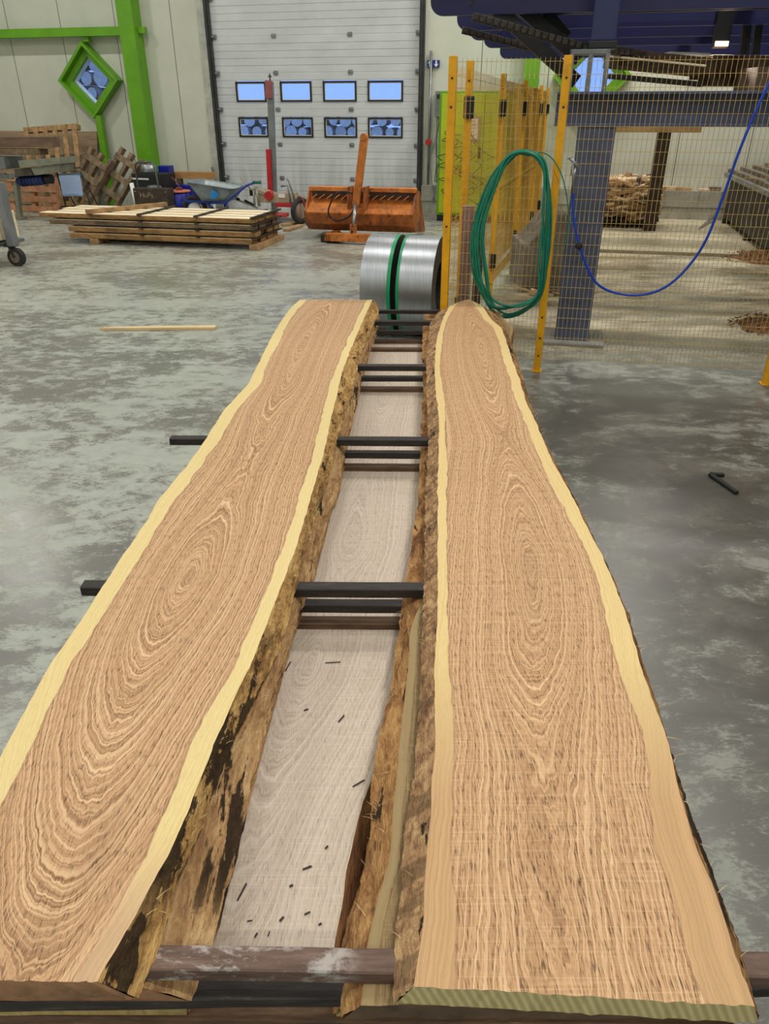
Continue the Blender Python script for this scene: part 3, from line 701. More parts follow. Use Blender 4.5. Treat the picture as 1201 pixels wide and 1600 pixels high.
# coil of wood debris behind the hose
g = G(855, 470); g.x += .16; m = MB()
m.box(g.x-.35, g.x+.3, g.y+.5, g.y+1.4, 0, .45, .02); m.prism([(g.x-.3, .45), (g.x+.25, .45), (g.x+.12, .75), (g.x-.05, .75)], 1, g.y+.55, g.y+1.3)
solo('chip_hopper', m, mat('hopper_grey', (120, 112, 98), .8, var=.2, dirt=(84, 72, 56)), 'low dusty grey brown hopper inside the cage behind the green hose', 'hopper', 'W', (g.x, g.y+.5, 0))
for k in range(9):
    x, y = g.x-.3+R.random()*.6, g.y+.1+R.random()*.35; m = MB(); m.beam((x, y, .015), (x+R.uniform(-.25, .25), y+R.uniform(-.1, .1), .02+R.random()*.03), .05, .02, bev=.002)
    solo('broken_slat', m, OFM[k % 4], 'broken wood slat on the cage floor beside the grey hopper', 'slat', 'W', (x, y, 0), group='broken slats by the hopper')

# ------------------------------------------------------------------ steel strip coils
t = NT('coil_steel'); o = t.obj(); 
n1 = t.noise(t.scale(o, (40, 1, 1)), 3, 3, .6); n2 = t.noise(t.scale(o, (30, 1, 1)), 5, 3, .6)
c = t.ramp(n2, [(.3, rgba((168, 172, 178))), (.7, rgba((194, 198, 204)))])
t.set(c, t.math('MULTIPLY_ADD', n1, .14, .3), 1.0); COIL = t.m
t = NT('coil_side'); o = t.obj(); n1 = t.noise(o, 60, 4, .7); t.set(t.ramp(n1, [(.3, rgba((60, 62, 66))), (.7, rgba((96, 98, 102)))]), .45, .9); COILS = t.m
STRAP = mat('green_strap', (16, 150, 96), .35, var=.08)
gc = Vector((.185, 6.42, .40)); axd = Vector((math.cos(math.radians(-14)), math.sin(math.radians(-14)), 0)); rad = .40
def coil(off0, off1, lab, strap_at):
    cc = gc+axd*((off0+off1)/2); th = Thing('steel_coil', lab, 'steel coil', (cc.x, cc.y, 0))
    # spiral outer surface in two overlapping wraps, hollow core
    m = MB(); seg = 72; X = axd; U = Vector((0, 0, 1)); Vv = X.cross(U)
    def ringp(off, r): return [gc+X*off+(U*math.cos(2*math.pi*k/seg)+Vv*math.sin(2*math.pi*k/seg))*r for k in range(seg+1)]
    r0 = rad
    outer0 = [gc+X*off0+(U*math.cos(2*math.pi*k/seg)+Vv*math.sin(2*math.pi*k/seg))*(r0-.004*((k/seg+.2) % 1)) for k in range(seg+1)]
    outer1 = [p+X*(off1-off0) for p in outer0]
    m.grid([outer0, outer1]); th.part('strip', m, COIL)
    m = MB(); m.grid([ringp(off0+.002, r0-.003), ringp(off0+.002, .2)]); m.grid([ringp(off1-.002, r0-.003), ringp(off1-.002, .2)]); m.grid([ringp(off0+.002, .2), ringp(off1-.002, .2)])
    th.part('coil_sides', m, COILS)
    m = MB(); s0, s1 = strap_at
    m.grid([ringp(s0, r0+.0025), ringp(s1, r0+.0025)]); m.grid([ringp(s0, r0-.003), ringp(s0, r0+.0025)]); m.grid([ringp(s1, r0+.0025), ringp(s1, r0-.003)]); th.part('strap', m, STRAP)
    # overlapping strip edge
coil(-.30, -.05, 'left of the two shiny steel strip coils with green straps behind the slab stack', (-.078, -.049))
coil(.0, .29, 'right of the two shiny steel strip coils, touching the yellow fence post', (-.001, .02))

# ------------------------------------------------------------------ slab stack
ZT = .5
def curve_px(pts, z):
    q = [G(px, py, z) for px, py in pts]; q = sorted((p.y, p.x) for p in q); return np.array([a for a, _ in q]), np.array([c for _, c in q])
def sm_interp(Y, xs, ys, w=3):
    d = []
    for dy in np.linspace(-1, 1, 7): d.append(np.interp(Y+dy*.035, xs, ys))
    return np.mean(d, 0)
def nz(x, y, z=0., o=4): return noise.fractal(Vector((x, y, z)), .6, 2.1, o)
def plank(name, label, zt, thk, lt_, rt_, lb_, rb_, yn, yf, grain, mtop, mend, mbl, mbr, sapw=(.05, .045), group=None, rough=(.006, .006), rows=300, cols=44, splinter=0, seed=1, parts=('left', 'right')):
    """lt_/rt_: top outline, lb_/rb_: lower outline; yn,yf: near/far end as functions of u in 0..1"""
    LT, RT = curve_px(lt_, zt), curve_px(rt_, zt)
    LB, RB = curve_px(lb_, zt-thk) if lb_ else None, curve_px(rb_, zt-thk) if rb_ else None
    th = Thing(name, label, 'slab', (0, 3, zt-thk), group=group)
    s = np.linspace(0, 1, rows); off = -th.org
    V = []; F = []; at = []; sap = []; tone = []; fade = []
    u = .5-.5*np.cos(np.linspace(0, math.pi, cols)); u = .5*u+.5*np.linspace(0, 1, cols)
    W = np.zeros((rows, cols, 2))
    for i in range(rows):
        ym = yn(.5)+(yf(.5)-yn(.5))*s[i]
        for j in range(cols):
            y = yn(u[j])+(yf(u[j])-yn(u[j]))*s[i]
            if i == 0: y += .004*nz(u[j]*14, seed, 0.)
            xl = float(sm_interp(y, *LT))+.0035*nz(y*9, seed, 1.); xr = float(sm_interp(y, *RT))+.0035*nz(y*9, seed+5, 2.)
            x = xl+(xr-xl)*u[j]; W[i, j] = (x, y)
            V.append((x, y, zt)); w = u[j]*2-1; f, tn, fd_ = grain(w, y); at.append((f, y, x)); tone.append(tn); fade.append(fd_)
            sl, sr = sapw; sl = sl(y) if callable(sl) else sl; sr = sr(y) if callable(sr) else sr
            sap.append(min(x-xl-sl*(1+.25*nz(y*2.2, 3., seed)), xr-x-sr*(1+.25*nz(y*2.2, 8., seed))))
    n0 = rows*cols
    for i in range(rows-1):
        for j in range(cols-1): F.append((i*cols+j, i*cols+j+1, (i+1)*cols+j+1, (i+1)*cols+j))
    def botx(B_, T_, y, dflt): return float(sm_interp(y, *B_)) if B_ is not None else float(sm_interp(y, *T_))+dflt
    # underside
    for i in range(rows):
        y0 = W[i, 0, 1]; y1 = W[i, -1, 1]
        xa = botx(LB, LT, y0, -.01); xb = botx(RB, RT, y1, .01)
        for j in (0, cols-1): pass
        V.append((xa+.004, y0, zt-thk)); V.append((xb-.004, y1, zt-thk))
    for i in range(rows-1): a = n0+2*i; F.append((a, a+2, a+3, a+1))
    # ends
    nb = len(V)
    for (row, fl) in ((0, 0), (rows-1, 1)):
        base = len(V)
        xa, xb = V[n0+2*row][0], V[n0+2*row+1][0]
        for j in range(cols):
            V.append((W[row, j, 0], W[row, j, 1], zt)); xj = xa+(xb-xa)*u[j]; V.append((xj, W[row, j, 1]+(.004*nz(xj*30, seed, 4.)), zt-thk))
        for j in range(cols-1): a = base+2*j; F.append((a, a+1, a+3, a+2) if fl == 0 else (a, a+2, a+3, a+1))
    tot = len(V)
    at += [(0, 0, 0)]*(tot-n0); sap += [1]*(tot-n0); tone += [0]*(tot-n0); fade += [0]*(tot-n0)
    me = bpy.data.meshes.new('board'); me.from_pydata([(x+off.x, y+off.y, z+off.z) for x, y, z in V], [], F)
    A = me.attributes.new('gp', 'FLOAT_VECTOR', 'POINT'); A.data.foreach_set('vector', np.array(at, dtype=np.float32).ravel())
    for nm, arr in (('sap', sap), ('tone', tone), ('fade', fade)):
        A = me.attributes.new(nm, 'FLOAT', 'POINT'); A.data.foreach_set('value', np.array(arr, dtype=np.float32))
    me.materials.append(mtop); me.materials.append(mend)
    nt_ = (rows-1)*(cols-1)
    mi = [0]*nt_+[1]*(len(me.polygons)-nt_); me.polygons.foreach_set('material_index', mi)
    bo = bpy.data.objects.new('board', me); C.objects.link(bo); bo.parent = th.o
    # bark edges
    for side, B_, T_, mt, sg, col, dfl in (('left', LB, LT, mbl, -1, 0, -.01), ('right', RB, RT, mbr, 1, cols-1, .01)):
        if side not in parts: continue
        m = MB(); NR = rows*3; K = 9; rowsP = []
        for i in range(NR):
            q = i/(NR-1)*(rows-1); i0 = min(int(q), rows-2); fq = q-i0
            x = W[i0, col, 0]*(1-fq)+W[i0+1, col, 0]*fq; y = W[i0, col, 1]*(1-fq)+W[i0+1, col, 1]*fq
            xb = botx(B_, T_, y, dfl); r = []
            ra = rough[0] if sg < 0 else rough[1]
            for k in range(K+1):
                v = k/K; bulge = math.sin(math.pi*v)
                n_ = nz(y*16, v*2.5+seed, sg*3.)*1.0+.5*nz(y*60, v*6, seed+2., 3)
                xx = x+(xb-x)*v+sg*(.25*ra+ra*n_)*(bulge*.9+(.5 if k == K else 0)); zz = zt-thk*v+(.3*ra*nz(y*40, v*7, 9.) if 0 < k < K else 0)
                if k == 0: xx = x; zz = zt-.0002
                r.append((xx, y, zz))
            rowsP.append(r)
        m.grid(rowsP); 
        th.part('bark_edge', m, mt)
        if splinter:
            rr = random.Random(seed+7); m = MB()
            for i in range(splinter):
                ridx = rr.randrange(5, NR-5); p = Vector(rowsP[ridx][rr.randrange(2, K)]); L = rr.uniform(.01, .035)
                d = Vector((sg*rr.uniform(.3, 1), rr.uniform(-1, 1), rr.uniform(-.3, .7))).normalized()*L
                m.tube([p, p+d*.5+Vector((0, 0, .002)), p+d], [.0008, .0006, .0002], 3)
            th.part('splinters', m, mat('splinter', (214, 184, 138), .7), stuff=True)
    return th
def knots(py, v, z): return [G(600, p, z).y for p in py], v
def D_of(kn, z):
    ys = [G(600, p, z).y for p, _ in kn][::-1]; vs_ = [v for _, v in kn][::-1]
    def f(y): return float(np.mean([np.interp(y+d, ys, vs_) for d in (-.06, -.03, 0, .03, .06)]))
    return f
# --- right top slab
R1L = [(728, 464), (712, 470), (702, 479), (693, 494), (687, 512), (682, 530), (679, 560), (679, 590), (682, 625), (686, 656), (685, 692), (683.5, 765), (683.5, 837), (684, 910), (683, 964), (680, 1019), (679, 1091), (678, 1200), (671, 1280), (664, 1387), (661, 1440), (655, 1499), (640, 1560)]
R1R = [(742, 464), (753, 477), (768, 500), (783, 512), (792, 536), (801, 566), (811, 590), (821, 627), (837.6, 660), (850, 692), (865, 725), (886.5, 761), (904.6, 798), (924.6, 837.5), (944.5, 877), (959, 910), (977, 957), (988, 997), (1002.5, 1044), (1017, 1088), (1033, 1130), (1050, 1185), (1064.5, 1253), (1086, 1323), (1110, 1376), (1131, 1430), (1147, 1483), (1163, 1531), (1182, 1590)]
R1LB = [(690, 480), (672, 505), (668, 540), (666, 575), (667, 630), (669, 690), (664, 800), (663, 905), (658, 1000), (656, 1100), (648, 1190), (632, 1300), (625, 1400), (617, 1490), (614, 1575)]
R1RB = [(765, 480), (790, 512), (800, 540), (815, 585), (830, 635), (850, 690), (880, 745), (908, 800), (935, 860), (962, 915), (985, 975), (1005, 1040), (1030, 1110), (1048, 1185), (1075, 1260), (1097, 1323), (1122, 1390), (1145, 1450), (1165, 1510), (1180, 1590)]
dR = D_of([(464, .75), (500, .25), (540, 0), (590, .10), (640, .32), (690, .5), (740, .3), (800, .08), (870, 0), (950, .02), (1020, .09), (1090, .25), (1160, .4), (1250, .46), (1450, .48), (1600, .5)], ZT)
cR = D_of([(464, .15), (540, .25), (690, .28), (800, .18), (880, .1), (1000, .0), (1200, -.1), (1400, -.15), (1600, -.15)], ZT)
def gR(w, y):
    c = cR(y); f = math.sqrt((w-c)**2*1.15+dR(y)*.55); tn = max(0, 1-f/.24)*(.9 if 1.4 < y < 3.2 else .15)
    fade_ = min(1, max(0, (1.45-y)/.45)); return f, tn, fade_
WOODR = wood_mat('oak_right', (232, 196, 154), (198, 156, 114), (140, 100, 68), (230, 205, 146), 40, .85, .85, .26, sapdark=(208, 168, 122))
ENDW = mat('end_grain', (176, 156, 100), .8, var=.15, scale=30, stretch=(1, 1, .4), dirt=(128, 106, 64))
ENDR = NT('end_grain_ridged'); t = ENDR; o = t.obj(); sx = t.n('ShaderNodeSeparateXYZ'); t.l(o, sx.inputs[0])
wv = t.math('MULTIPLY_ADD', t.math('SINE', t.math('ADD', t.math('MULTIPLY', sx.outputs[0], 420.), t.math('MULTIPLY', sx.outputs[2], 180.))), .5, .5)
t.set(t.mix(wv, rgba((184, 170, 116)), rgba((216, 202, 150))), .8); t.bump(wv, .5, .004); ENDR = t.m
BKR = bark_mat('bark_right', (222, 184, 134), (188, 148, 108), (140, 104, 78), .06, .6, cross=.6, sc=1.8)
BKRR = bark_mat('bark_right_outer', (204, 164, 108), (160, 116, 72), (92, 60, 40), .25, .3)
plank('oak_slab', 'right top oak slab with live edges and a pale sapwood rim', ZT, .045, R1L, R1R, R1LB, R1RB,
      lambda u: .6605-.030*u, lambda u: 5.42-.45*abs(u-.5)**2.2*2, gR, WOODR, ENDR, BKR, BKRR, (lambda y: .030+.022*max(0, min(1, (1.6-y))), lambda y: .048+.03*max(0, min(1, (1.6-y)))), splinter=90, seed=3, rough=(.008, .006))
# --- left top slab
L1L = [(470, 467), (455, 480), (440, 500), (425, 525), (405, 565), (388, 600), (350, 640), (322, 685), (287, 734), (248, 780), (224, 822), (178, 888), (154, 927), (115, 986), (80, 1035), (35, 1116), (0, 1186), (-60, 1300), (-120, 1425), (-170, 1540)]
L1R = [(583, 467), (580, 472), (573, 487), (560, 517), (546, 550), (533, 586), (525, 623), (516, 656), (510, 688), (505, 710), (496, 740), (481, 793), (464, 849), (449, 892), (432, 934), (424, 956), (401, 1018), (380, 1060), (363, 1099), (345, 1137), (331, 1176), (303, 1239), (280, 1305), (255, 1345), (232, 1395), (215, 1425), (195, 1460), (175, 1495), (150, 1530), (146, 1545)]
L1RB = [(592, 475), (591, 490), (580, 515), (566, 545), (556, 585), (546, 625), (533, 660), (525, 690), (516, 735), (503, 773), (490.6, 806), (478, 860), (465, 905), (452, 966), (433, 1020), (418, 1050), (392, 1100), (365, 1155), (345, 1200), (333, 1242), (312, 1300), (290, 1350), (270, 1400), (252, 1467), (236, 1505), (217, 1545), (208, 1575)]
dL = D_of([(464, .45), (500, .1), (535, 0), (600, .1), (650, .32), (710, .5), (790, .35), (850, .1), (895, 0), (940, .05), (1000, .25), (1080, .6), (1160, 1.0), (1240, 1.45), (1330, 2.0), (1430, 2.7), (1545, 3.4)], ZT)
cL = D_of([(464, -.1), (540, -.18), (700, -.1), (850, -.1), (900, -.08), (1000, -.1), (1200, -.0), (1400, .15), (1545, .3)], ZT)
def gL(w, y):
    c = cL(y); f = math.sqrt((w-c)**2*1.3+dL(y)*.42); tn = max(0, 1-f/.2)*.45
    tn = max(tn, .8*math.exp(-((w-.35)/.16)**2-((y-.9)/.10)**2), .7*math.exp(-((w-.2)/.2)**2-((y-.74)/.06)**2))
    return f, tn, min(1, max(0, (.95-y)/.2))
WOODL = wood_mat('oak_left', (233, 198, 156), (200, 158, 117), (139, 101, 70), (234, 213, 154), 40, .75, 1.0, .08, sapdark=(218, 182, 142))
BKL = bark_mat('bark_left', (232, 192, 126), (204, 160, 98), (132, 94, 60), .56, .3, sc=1.9, patchy=(-2.22, -1.55))
BKLO = bark_mat('bark_left_outer', (190, 150, 106), (146, 108, 76), (100, 70, 50), .2, .3)
plank('oak_slab', 'left top oak slab with arched grain and blackened bark edge', ZT, .045, L1L, L1R, None, L1RB,
      lambda u: .672-.006*u, lambda u: 5.42+.0*u, gL, WOODL, mat('end_brown', (150, 112, 80), .8, var=.2, scale=20), BKLO, BKL, (lambda y: .055, lambda y: .042), splinter=50, seed=11, rough=(.005, .010))
# --- second layer
def gS(w, y): return abs(w-.1)+.05*math.sin(y*2), 0., 0.
z2 = ZT-.075
DULL = wood_mat('oak_shaded_layer', (166, 144, 102), (146, 122, 84), (116, 92, 62), (160, 138, 98), 30, .5, .7, .3)  # oak darkened to khaki, the shade under the top slabs put into its colour
L2RB = [(598, 478), (590, 512), (575, 550), (562, 600), (548, 660), (541, 690), (536, 720), (527, 773), (513, 806), (500, 860), (486, 910), (466, 966), (452, 1010), (440, 1050), (427, 1100), (413, 1155), (398, 1210), (388, 1242), (378, 1290), (369, 1330), (357, 1380), (345, 1420), (335, 1462), (322, 1500), (300, 1560), (290, 1590)]
BKL2 = bark_mat('bark_second_left', (232, 194, 142), (206, 164, 114), (156, 114, 80), .62, .2, sc=1.9, patchy=(-2.18, -1.6))
def shift(p, dx): return [(x+dx(y), y) for x, y in p]
L2T = shift(L1RB, lambda y: 1)
plank('oak_slab', 'left slab in the second layer of the stack, only its edge showing', z2, .04, shift(L1L, lambda y: 10), L2T, None, L2RB,
      lambda u: .70, lambda u: 5.3, gS, DULL, mat('end_brown', (150, 112, 80)), BKLO, BKL2, (.01, .01), splinter=30, seed=21, rough=(.004, .008), rows=200, cols=10)
R2T = [(700, 470), (690, 490), (682, 540), (679, 600), (678, 690), (676, 800), (672, 905), (640, 985), (637, 1050), (630, 1100), (625, 1155), (618, 1225), (610, 1330), (592, 1400), (575, 1462), (560, 1600)]
R2LB = [(664, 475), (660, 520), (659, 560), (661, 613), (658, 660), (655, 740), (652, 800), (649, 806), (641, 860), (636, 892), (625, 966), (614, 1050), (603, 1110), (592, 1155), (582, 1225), (578, 1300), (574, 1340), (560, 1400), (545, 1462), (530, 1600)]
BKR2 = bark_mat('bark_second_right', (212, 166, 108), (172, 126, 80), (116, 78, 50), .1, .35, sc=1.6)
plank('oak_slab', 'right slab in the second layer, a strip of khaki face showing left of the top slab', z2, .04, R2T, shift(R1R, lambda y: -8 if y > 560 else (20 if y < 510 else 20-(y-510)*.56)), R2LB, None,
      lambda u: .672, lambda u: 5.46, gS, DULL, mat('end_dark', (92, 74, 56), .8, var=.2, scale=20), BKR2, BKRR, (.02, .02), splinter=60, seed=31, rough=(.009, .004), rows=200, cols=14)
# --- wide slab lower down
z4 = ZT-.2
W4L = [(545, 500), (520, 600), (480, 700), (430, 800), (360, 950), (280, 1150), (200, 1350), (120, 1600)]
W4R = [(680, 500), (690, 600), (690, 700), (690, 850), (672, 950), (640, 1040), (605, 1150), (572, 1240), (556, 1290), (545, 1340), (535, 1400), (526, 1460), (516, 1530), (505, 1600)]
W4RB = shift(W4R, lambda y: 22+max(0, y-1100)*.06)
dW = D_of([(500, .3), (560, .05), (620, .0), (700, .15), (780, .05), (850, 0), (900, .1), (980, .12), (1040, .0), (1100, .1), (1250, .5), (1400, .8), (1600, 1.1)], z4)
def gW(w, y): return math.sqrt((w-.0)**2*1.2+dW(y)*.5), 0., 0.
WOODW = wood_mat('oak_pale_wide', (222, 210, 194), (206, 190, 172), (176, 156, 138), (226, 212, 186), 30, .35, .7, .3)
BKW = bark_mat('bark_wide', (176, 128, 84), (150, 104, 66), (110, 72, 44), .12, .25)
plank('oak_slab', 'wide pale slab lying lower in the stack, seen down the gap', z4, .045, W4L, W4R, None, W4RB,
      lambda u: .70, lambda u: 5.05, gW, WOODW, mat('end_pale2', (190, 168, 130), .8, var=.15), BKLO, BKW, (.0, .0), splinter=20, seed=41, rough=(.005, .007), rows=220, cols=30)
# third layer, thin slabs mostly hidden
z3 = ZT-.14
plank('oak_slab', 'left slab in the third layer, hidden under the left slabs but for its edge', z3, .038, shift(L1L, lambda y: 20), shift(L2RB, lambda y: -5), None, shift(L2RB, lambda y: 3),
      lambda u: .71, lambda u: 5.2, gS, DULL, ENDW, BKLO, BKL2, (.01, .01), seed=51, rough=(.004, .005), rows=120, cols=6)
plank('oak_slab', 'right slab in the third layer, its dark bark edge showing over the pale slab', z3, .038, shift(R2LB, lambda y: 16), shift(R1R, lambda y: 0), shift(R2LB, lambda y: 6 if y < 1150 else 6-(y-1150)*.04), None,
      lambda u: .71, lambda u: 5.3, gS, DULL, ENDW, BKR2, BKRR, (.01, .01), splinter=40, seed=61, rough=(.008, .004), rows=160, cols=6)
# bottom layer and bearers
z5 = z4-.045-.03
for lab, xs in (('lowest left slab of the stack', (-.84, -.33)), ('lowest right slab of the stack', (-.27, .62))):
    m = MB(); m.box(xs[0], xs[1], .68, 5.2, z5-.05, z5, .006)
    for v in m.bm.verts: v.co.x += .05*(v.co.y-2)*.5
    solo('lower_slab', m, DULL if False else mat('low_slab', (160, 128, 88), .8, var=.2, stretch=(2, .3, 2)), lab+', resting on the bearers', 'slab', 'W', (0, .68, z5-.05))
for i, y in enumerate((.9, 2.9, 4.9)):
    solo('bearer', MB().box(-.8, .62, y, y+.1, 0, z5-.05, .005), PALL2, ['square bearer under the near end of the stack', 'square bearer under the middle of the stack', 'square bearer under the far end of the stack'][i], 'bearer', 'W', (0, y, 0))
# --- stickers
def sticker(x0, x1, y, ztop, h, w, mtl, label, tilt=-.012, group=None):
    m = MB(); n_ = 16; rows_ = []
    pts = []
    for i in range(n_+1):
        x = x0+(x1-x0)*i/n_; pts.append((x, y+tilt*(x-x0)+.002*nz(x*3, y, 2.), 0))
    for zt_, k in ((ztop-h, 0), (ztop, 1)): pass
    for i, (x, yy, _) in enumerate(pts):
        j1, j2 = .0012*nz(x*12, y, 1.), .0012*nz(x*12, y, 5.)
        rows_.append([(x, yy+j1, ztop-h), (x, yy+w+j2, ztop-h), (x, yy+w+j2, ztop-.002), (x, yy+w-.003+j2, ztop-.0004), (x, yy+.003+j1, ztop-.0004), (x, yy+j1, ztop-.003), (x, yy+j1, ztop-h)])
    V_ = m.grid(rows_)
    m.bm.faces.new([v for v in V_[0][:6]][::-1]); m.bm.faces.new([v for v in V_[-1][:6]])
    for f in m.bm.faces: f.smooth = False
    return solo('sticker', m, mtl, label, 'sticker', 'W', (x0, y, ztop-h), group=group)
t = NT('sticker_black'); o = t.obj(); n = t.noise(t.scale(o, (1, 8, 8)), 9, 6, .7); c = t.ramp(n, [(.35, rgba((26, 22, 21))), (.6, rgba((52, 44, 41))), (.75, rgba((92, 82, 78)))]); t.set(c, .6); t.bump(n, .4, .004); SB = t.m
t = NT('sticker_brown'); o = t.obj(); n = t.noise(t.scale(o, (1, 8, 8)), 9, 6, .7); c = t.ramp(n, [(.35, rgba((74, 54, 38))), (.6, rgba((112, 84, 60))), (.75, rgba((140, 120, 100)))]); t.set(c, .7); t.bump(n, .4, .004); SBR = t.m
t = NT('sticker_painted'); o = t.obj(); n = t.noise(t.scale(o, (1, 8, 8)), 9, 6, .7); n2 = t.noise(t.scale(o, (1, 2, 2)), 11, 7, .75, .3); c = t.ramp(n, [(.35, rgba((88, 66, 56))), (.6, rgba((116, 92, 80))), (.75, rgba((140, 116, 102)))])
sx = t.n('ShaderNodeSeparateXYZ'); t.l(o, sx.inputs[0]); msk = t.math('MULTIPLY', t.step(sx.outputs[0], .4, .5), t.step(sx.outputs[0], .83, .78))
c = t.mix(t.math('MULTIPLY', t.math('MULTIPLY', t.step(n2, .47, .6), msk), .7), c, rgba((196, 190, 184))); t.set(c, .65); t.bump(n, .3, .004); SP = t.m
S1, S2, S3 = ZT-.045, ZT-.115, z4+.022
where = ['at the near end of the stack', 'second crossing from the near end', 'third crossing from the near end', 'fourth crossing from the near end', 'fifth crossing from the near end']
Ys = [.717, 1.823, 2.955, 4.0, 4.99]
Ls = [-.86, -.905, -.93, -.70, -.62]
for k, y in enumerate(Ys):
    rx = .78 if k == 0 else .63
    sticker(Ls[k], rx, y, S1, .03, .042, SP if k == 0 else SB, ['thick grey brown sticker with white paint marks at the near end of the stack', 'black upper sticker bridging the gap, largest of the black ones', 'black upper sticker '+where[2], 'black upper sticker '+where[3], 'black upper sticker '+where[4]][k])
    sticker(Ls[k]+.03+(0 if k == 1 else .08), rx+(.02 if k == 0 else -.05), y+.012-(.036 if k == 0 else 0), S2, .025, .04, SB, 'dark middle layer sticker '+where[k], .018 if k == 0 else -.012)
    if k: sticker(-.55, .5, y+.004, S3, .022, .042, SBR, 'brown lowest sticker on the wide pale slab, '+where[k])
    else: sticker(-.7, .6, y-.01, S3, .022, .075, SBR, 'wide brown lowest sticker on the wide pale slab, '+where[k])
sticker(-.62, .48, 5.30, S1, .026, .03, SB, 'thin black sticker under the far tips of the top slabs')
sticker(-.5, .45, 4.80, S3, .022, .042, SBR, 'brown extra sticker just before the fifth crossing')
# loose chips on the pale slab
rr = random.Random(5)
spots = [(355, 1347, 22, 10), (378, 1395, 14, 26), (480, 1357, 14, 5), (533, 1124, 9, 10), (478, 1110, 7, 2), (455, 1385, 6, 2), (390, 1440, 8, 1), (480, 1428, 9, 4), (440, 1437, 6, 6), (500, 1445, 5, 2), (510, 1325, 4, 4), (420, 1460, 3, 7), (400, 1462, 4, 6), (520, 1036, 24, 1), (450, 1042, 8, 14), (560, 1225, 18, 10)]
for i, (px, py, dx, dy) in enumerate(spots):
    p, q = G(px-dx/2, py+dy/2, z4), G(px+dx/2, py-dy/2, z4); m = MB(); m.beam(p+Vector((0, 0, .002)), q+Vector((0, 0, .003)), rr.uniform(.0015, .004), .002)
    lab = 'small dark wood chip lying on the wide pale slab in the gap'
    if i == 0: lab = 'longest dark chip on the pale slab, by the left edge of the gap'
    if i == 13: lab = 'thin dark crack filled with bark near the second crossing of the gap'; 
    solo('wood_chip', m, mat('chip_dark', (66, 52, 42), .8, var=.3), lab, 'chip', 'W', tuple(p), group='dark chips on the pale slab' if i not in (0, 13) else None)

# ------------------------------------------------------------------ floor items in front
m = MB(); p, q = G(335, 516), G(155, 517); d = (q-p)
m.prism([(p.x, p.y+.0), (p.x+.01, p.y+.075), (p.x+d.x*.55, p.y+d.y*.55+.07), (q.x+.1, q.y+.045), (q.x, q.y+.02), (q.x+.05, q.y+.0)], 2, .002, .024)
solo('wood_strip', m, mat('strip_pale', (222, 196, 150), .7, stretch=(.3, 2, 2)), 'pale pointed wooden strip lying on the floor left of the stack', 'wood strip', 'W', (p.x, p.y, 0))
g0, g1, g2 = G(1109, 741, .01), G(1131, 742, .01), G(1151, 770, .01)
m = MB(); m.beam(g0, g1, .022, .016, bev=.003); m.beam(g0, g2, .024, .016, bev=.003)
solo('metal_clamp', m, mat('clamp_black', (22, 30, 26), .5, var=.2), 'bent black metal hook lying alone on the floor right of the stack', 'hook', 'W', (g0.x, g0.y, 0))

# ------------------------------------------------------------------ lumber pack (left, middle distance)
cF, cN = -4.66, -3.62
lay = [(.075, .160, 103, ''), (.165, .25, 103, ''), (.255, .34, 76, ''), (.345, .425, 62, '')]
LN = ['bottom', 'third from the top', 'second from the top', 'top']
for li, (z0, z1, pxl, _) in enumerate(lay):
    aL = b(pxl, 345, cF)[0]; wd = (cN-cF)/4
    for k in range(4):
        c0 = cF+k*wd+.018; c1 = cF+(k+1)*wd-.028-(R.random()*.02)
        m = MB(); m.box(aL+R.uniform(0, .12)*(k > 0), -1.46+R.uniform(-.03, .03), c0, c1, z0, z1-.016, .012)
        for v in m.bm.verts: v.co.y += .008*math.sin(v.co.x*3+k)
        m.bm.faces.ensure_lookup_table(); m.bm.normal_update()
        for f in m.bm.faces:
            f.material_index = 1 if f.normal.z > .8 else 0
        kk = ['front', 'second', 'third', 'rear'][k]
        solo('board', m, [BSIDE if li != 2 else BSIDE2, PALE], '%s board in the %s layer of the lumber pack' % (kk, LN[li]), 'board', 'B', ((aL-1.46)/2, (c0+c1)/2, z0), group='boards of the lumber pack')
sa = [b(150, 340, cF)[0], b(215, 340, cF)[0], b(303, 340, cF)[0], b(395, 350, cF)[0]-.03]
for li in range(4):
    for k, a in enumerate(sa):
        if li < 3 and k == 0: continue
        zz = lay[li][1]-.0155
        if li == 3 and k == 0:
            m = MB(); m.beam((a-.12, cF-.02, zz+.03), (a+.5, cN+.1, zz+.03), .08, .055, bev=.004)
            solo('sticker', m, PALL, 'light brown batten lying askew across the left end of the lumber pack', 'batten', 'B', (a, cF, zz)); continue
        nm = ['', 'left', 'middle', 'right end'][k]
        m = MB(); m.box(a, a+.045, cF-.025, cN+.04, zz, zz+(.022 if li == 3 else .0145), .002)
        solo('sticker', m, DARKM, 'dark %s cross batten on the %s layer of the lumber pack' % (nm, LN[li]), 'batten', 'B', (a, cF, zz), group='cross battens of the lumber pack')
for k, px in enumerate((140, 388)):
    a = b(px, 380, cF)[0]; solo('bearer', MB().box(a, a+.14, cF+.01, cN, 0, .074, .006), PALL, ['left foot block under the lumber pack', 'right foot block under the lumber pack'][k], 'bearer', 'B', (a, cF, 0))
for k, (p, q) in enumerate((((443, 352), (474, 344)), ((446, 360), (470, 352)))):
    p, q = G(*p, .02), G(*q, .02); solo('wood_scrap', MB().beam(p, q, .1, .035, bev=.004), PALL, ['pale wood scrap on the floor right of the lumber pack, rear one', 'darker wood scrap on the floor right of the lumber pack, front one'][k], 'scrap', 'W', tuple(p))

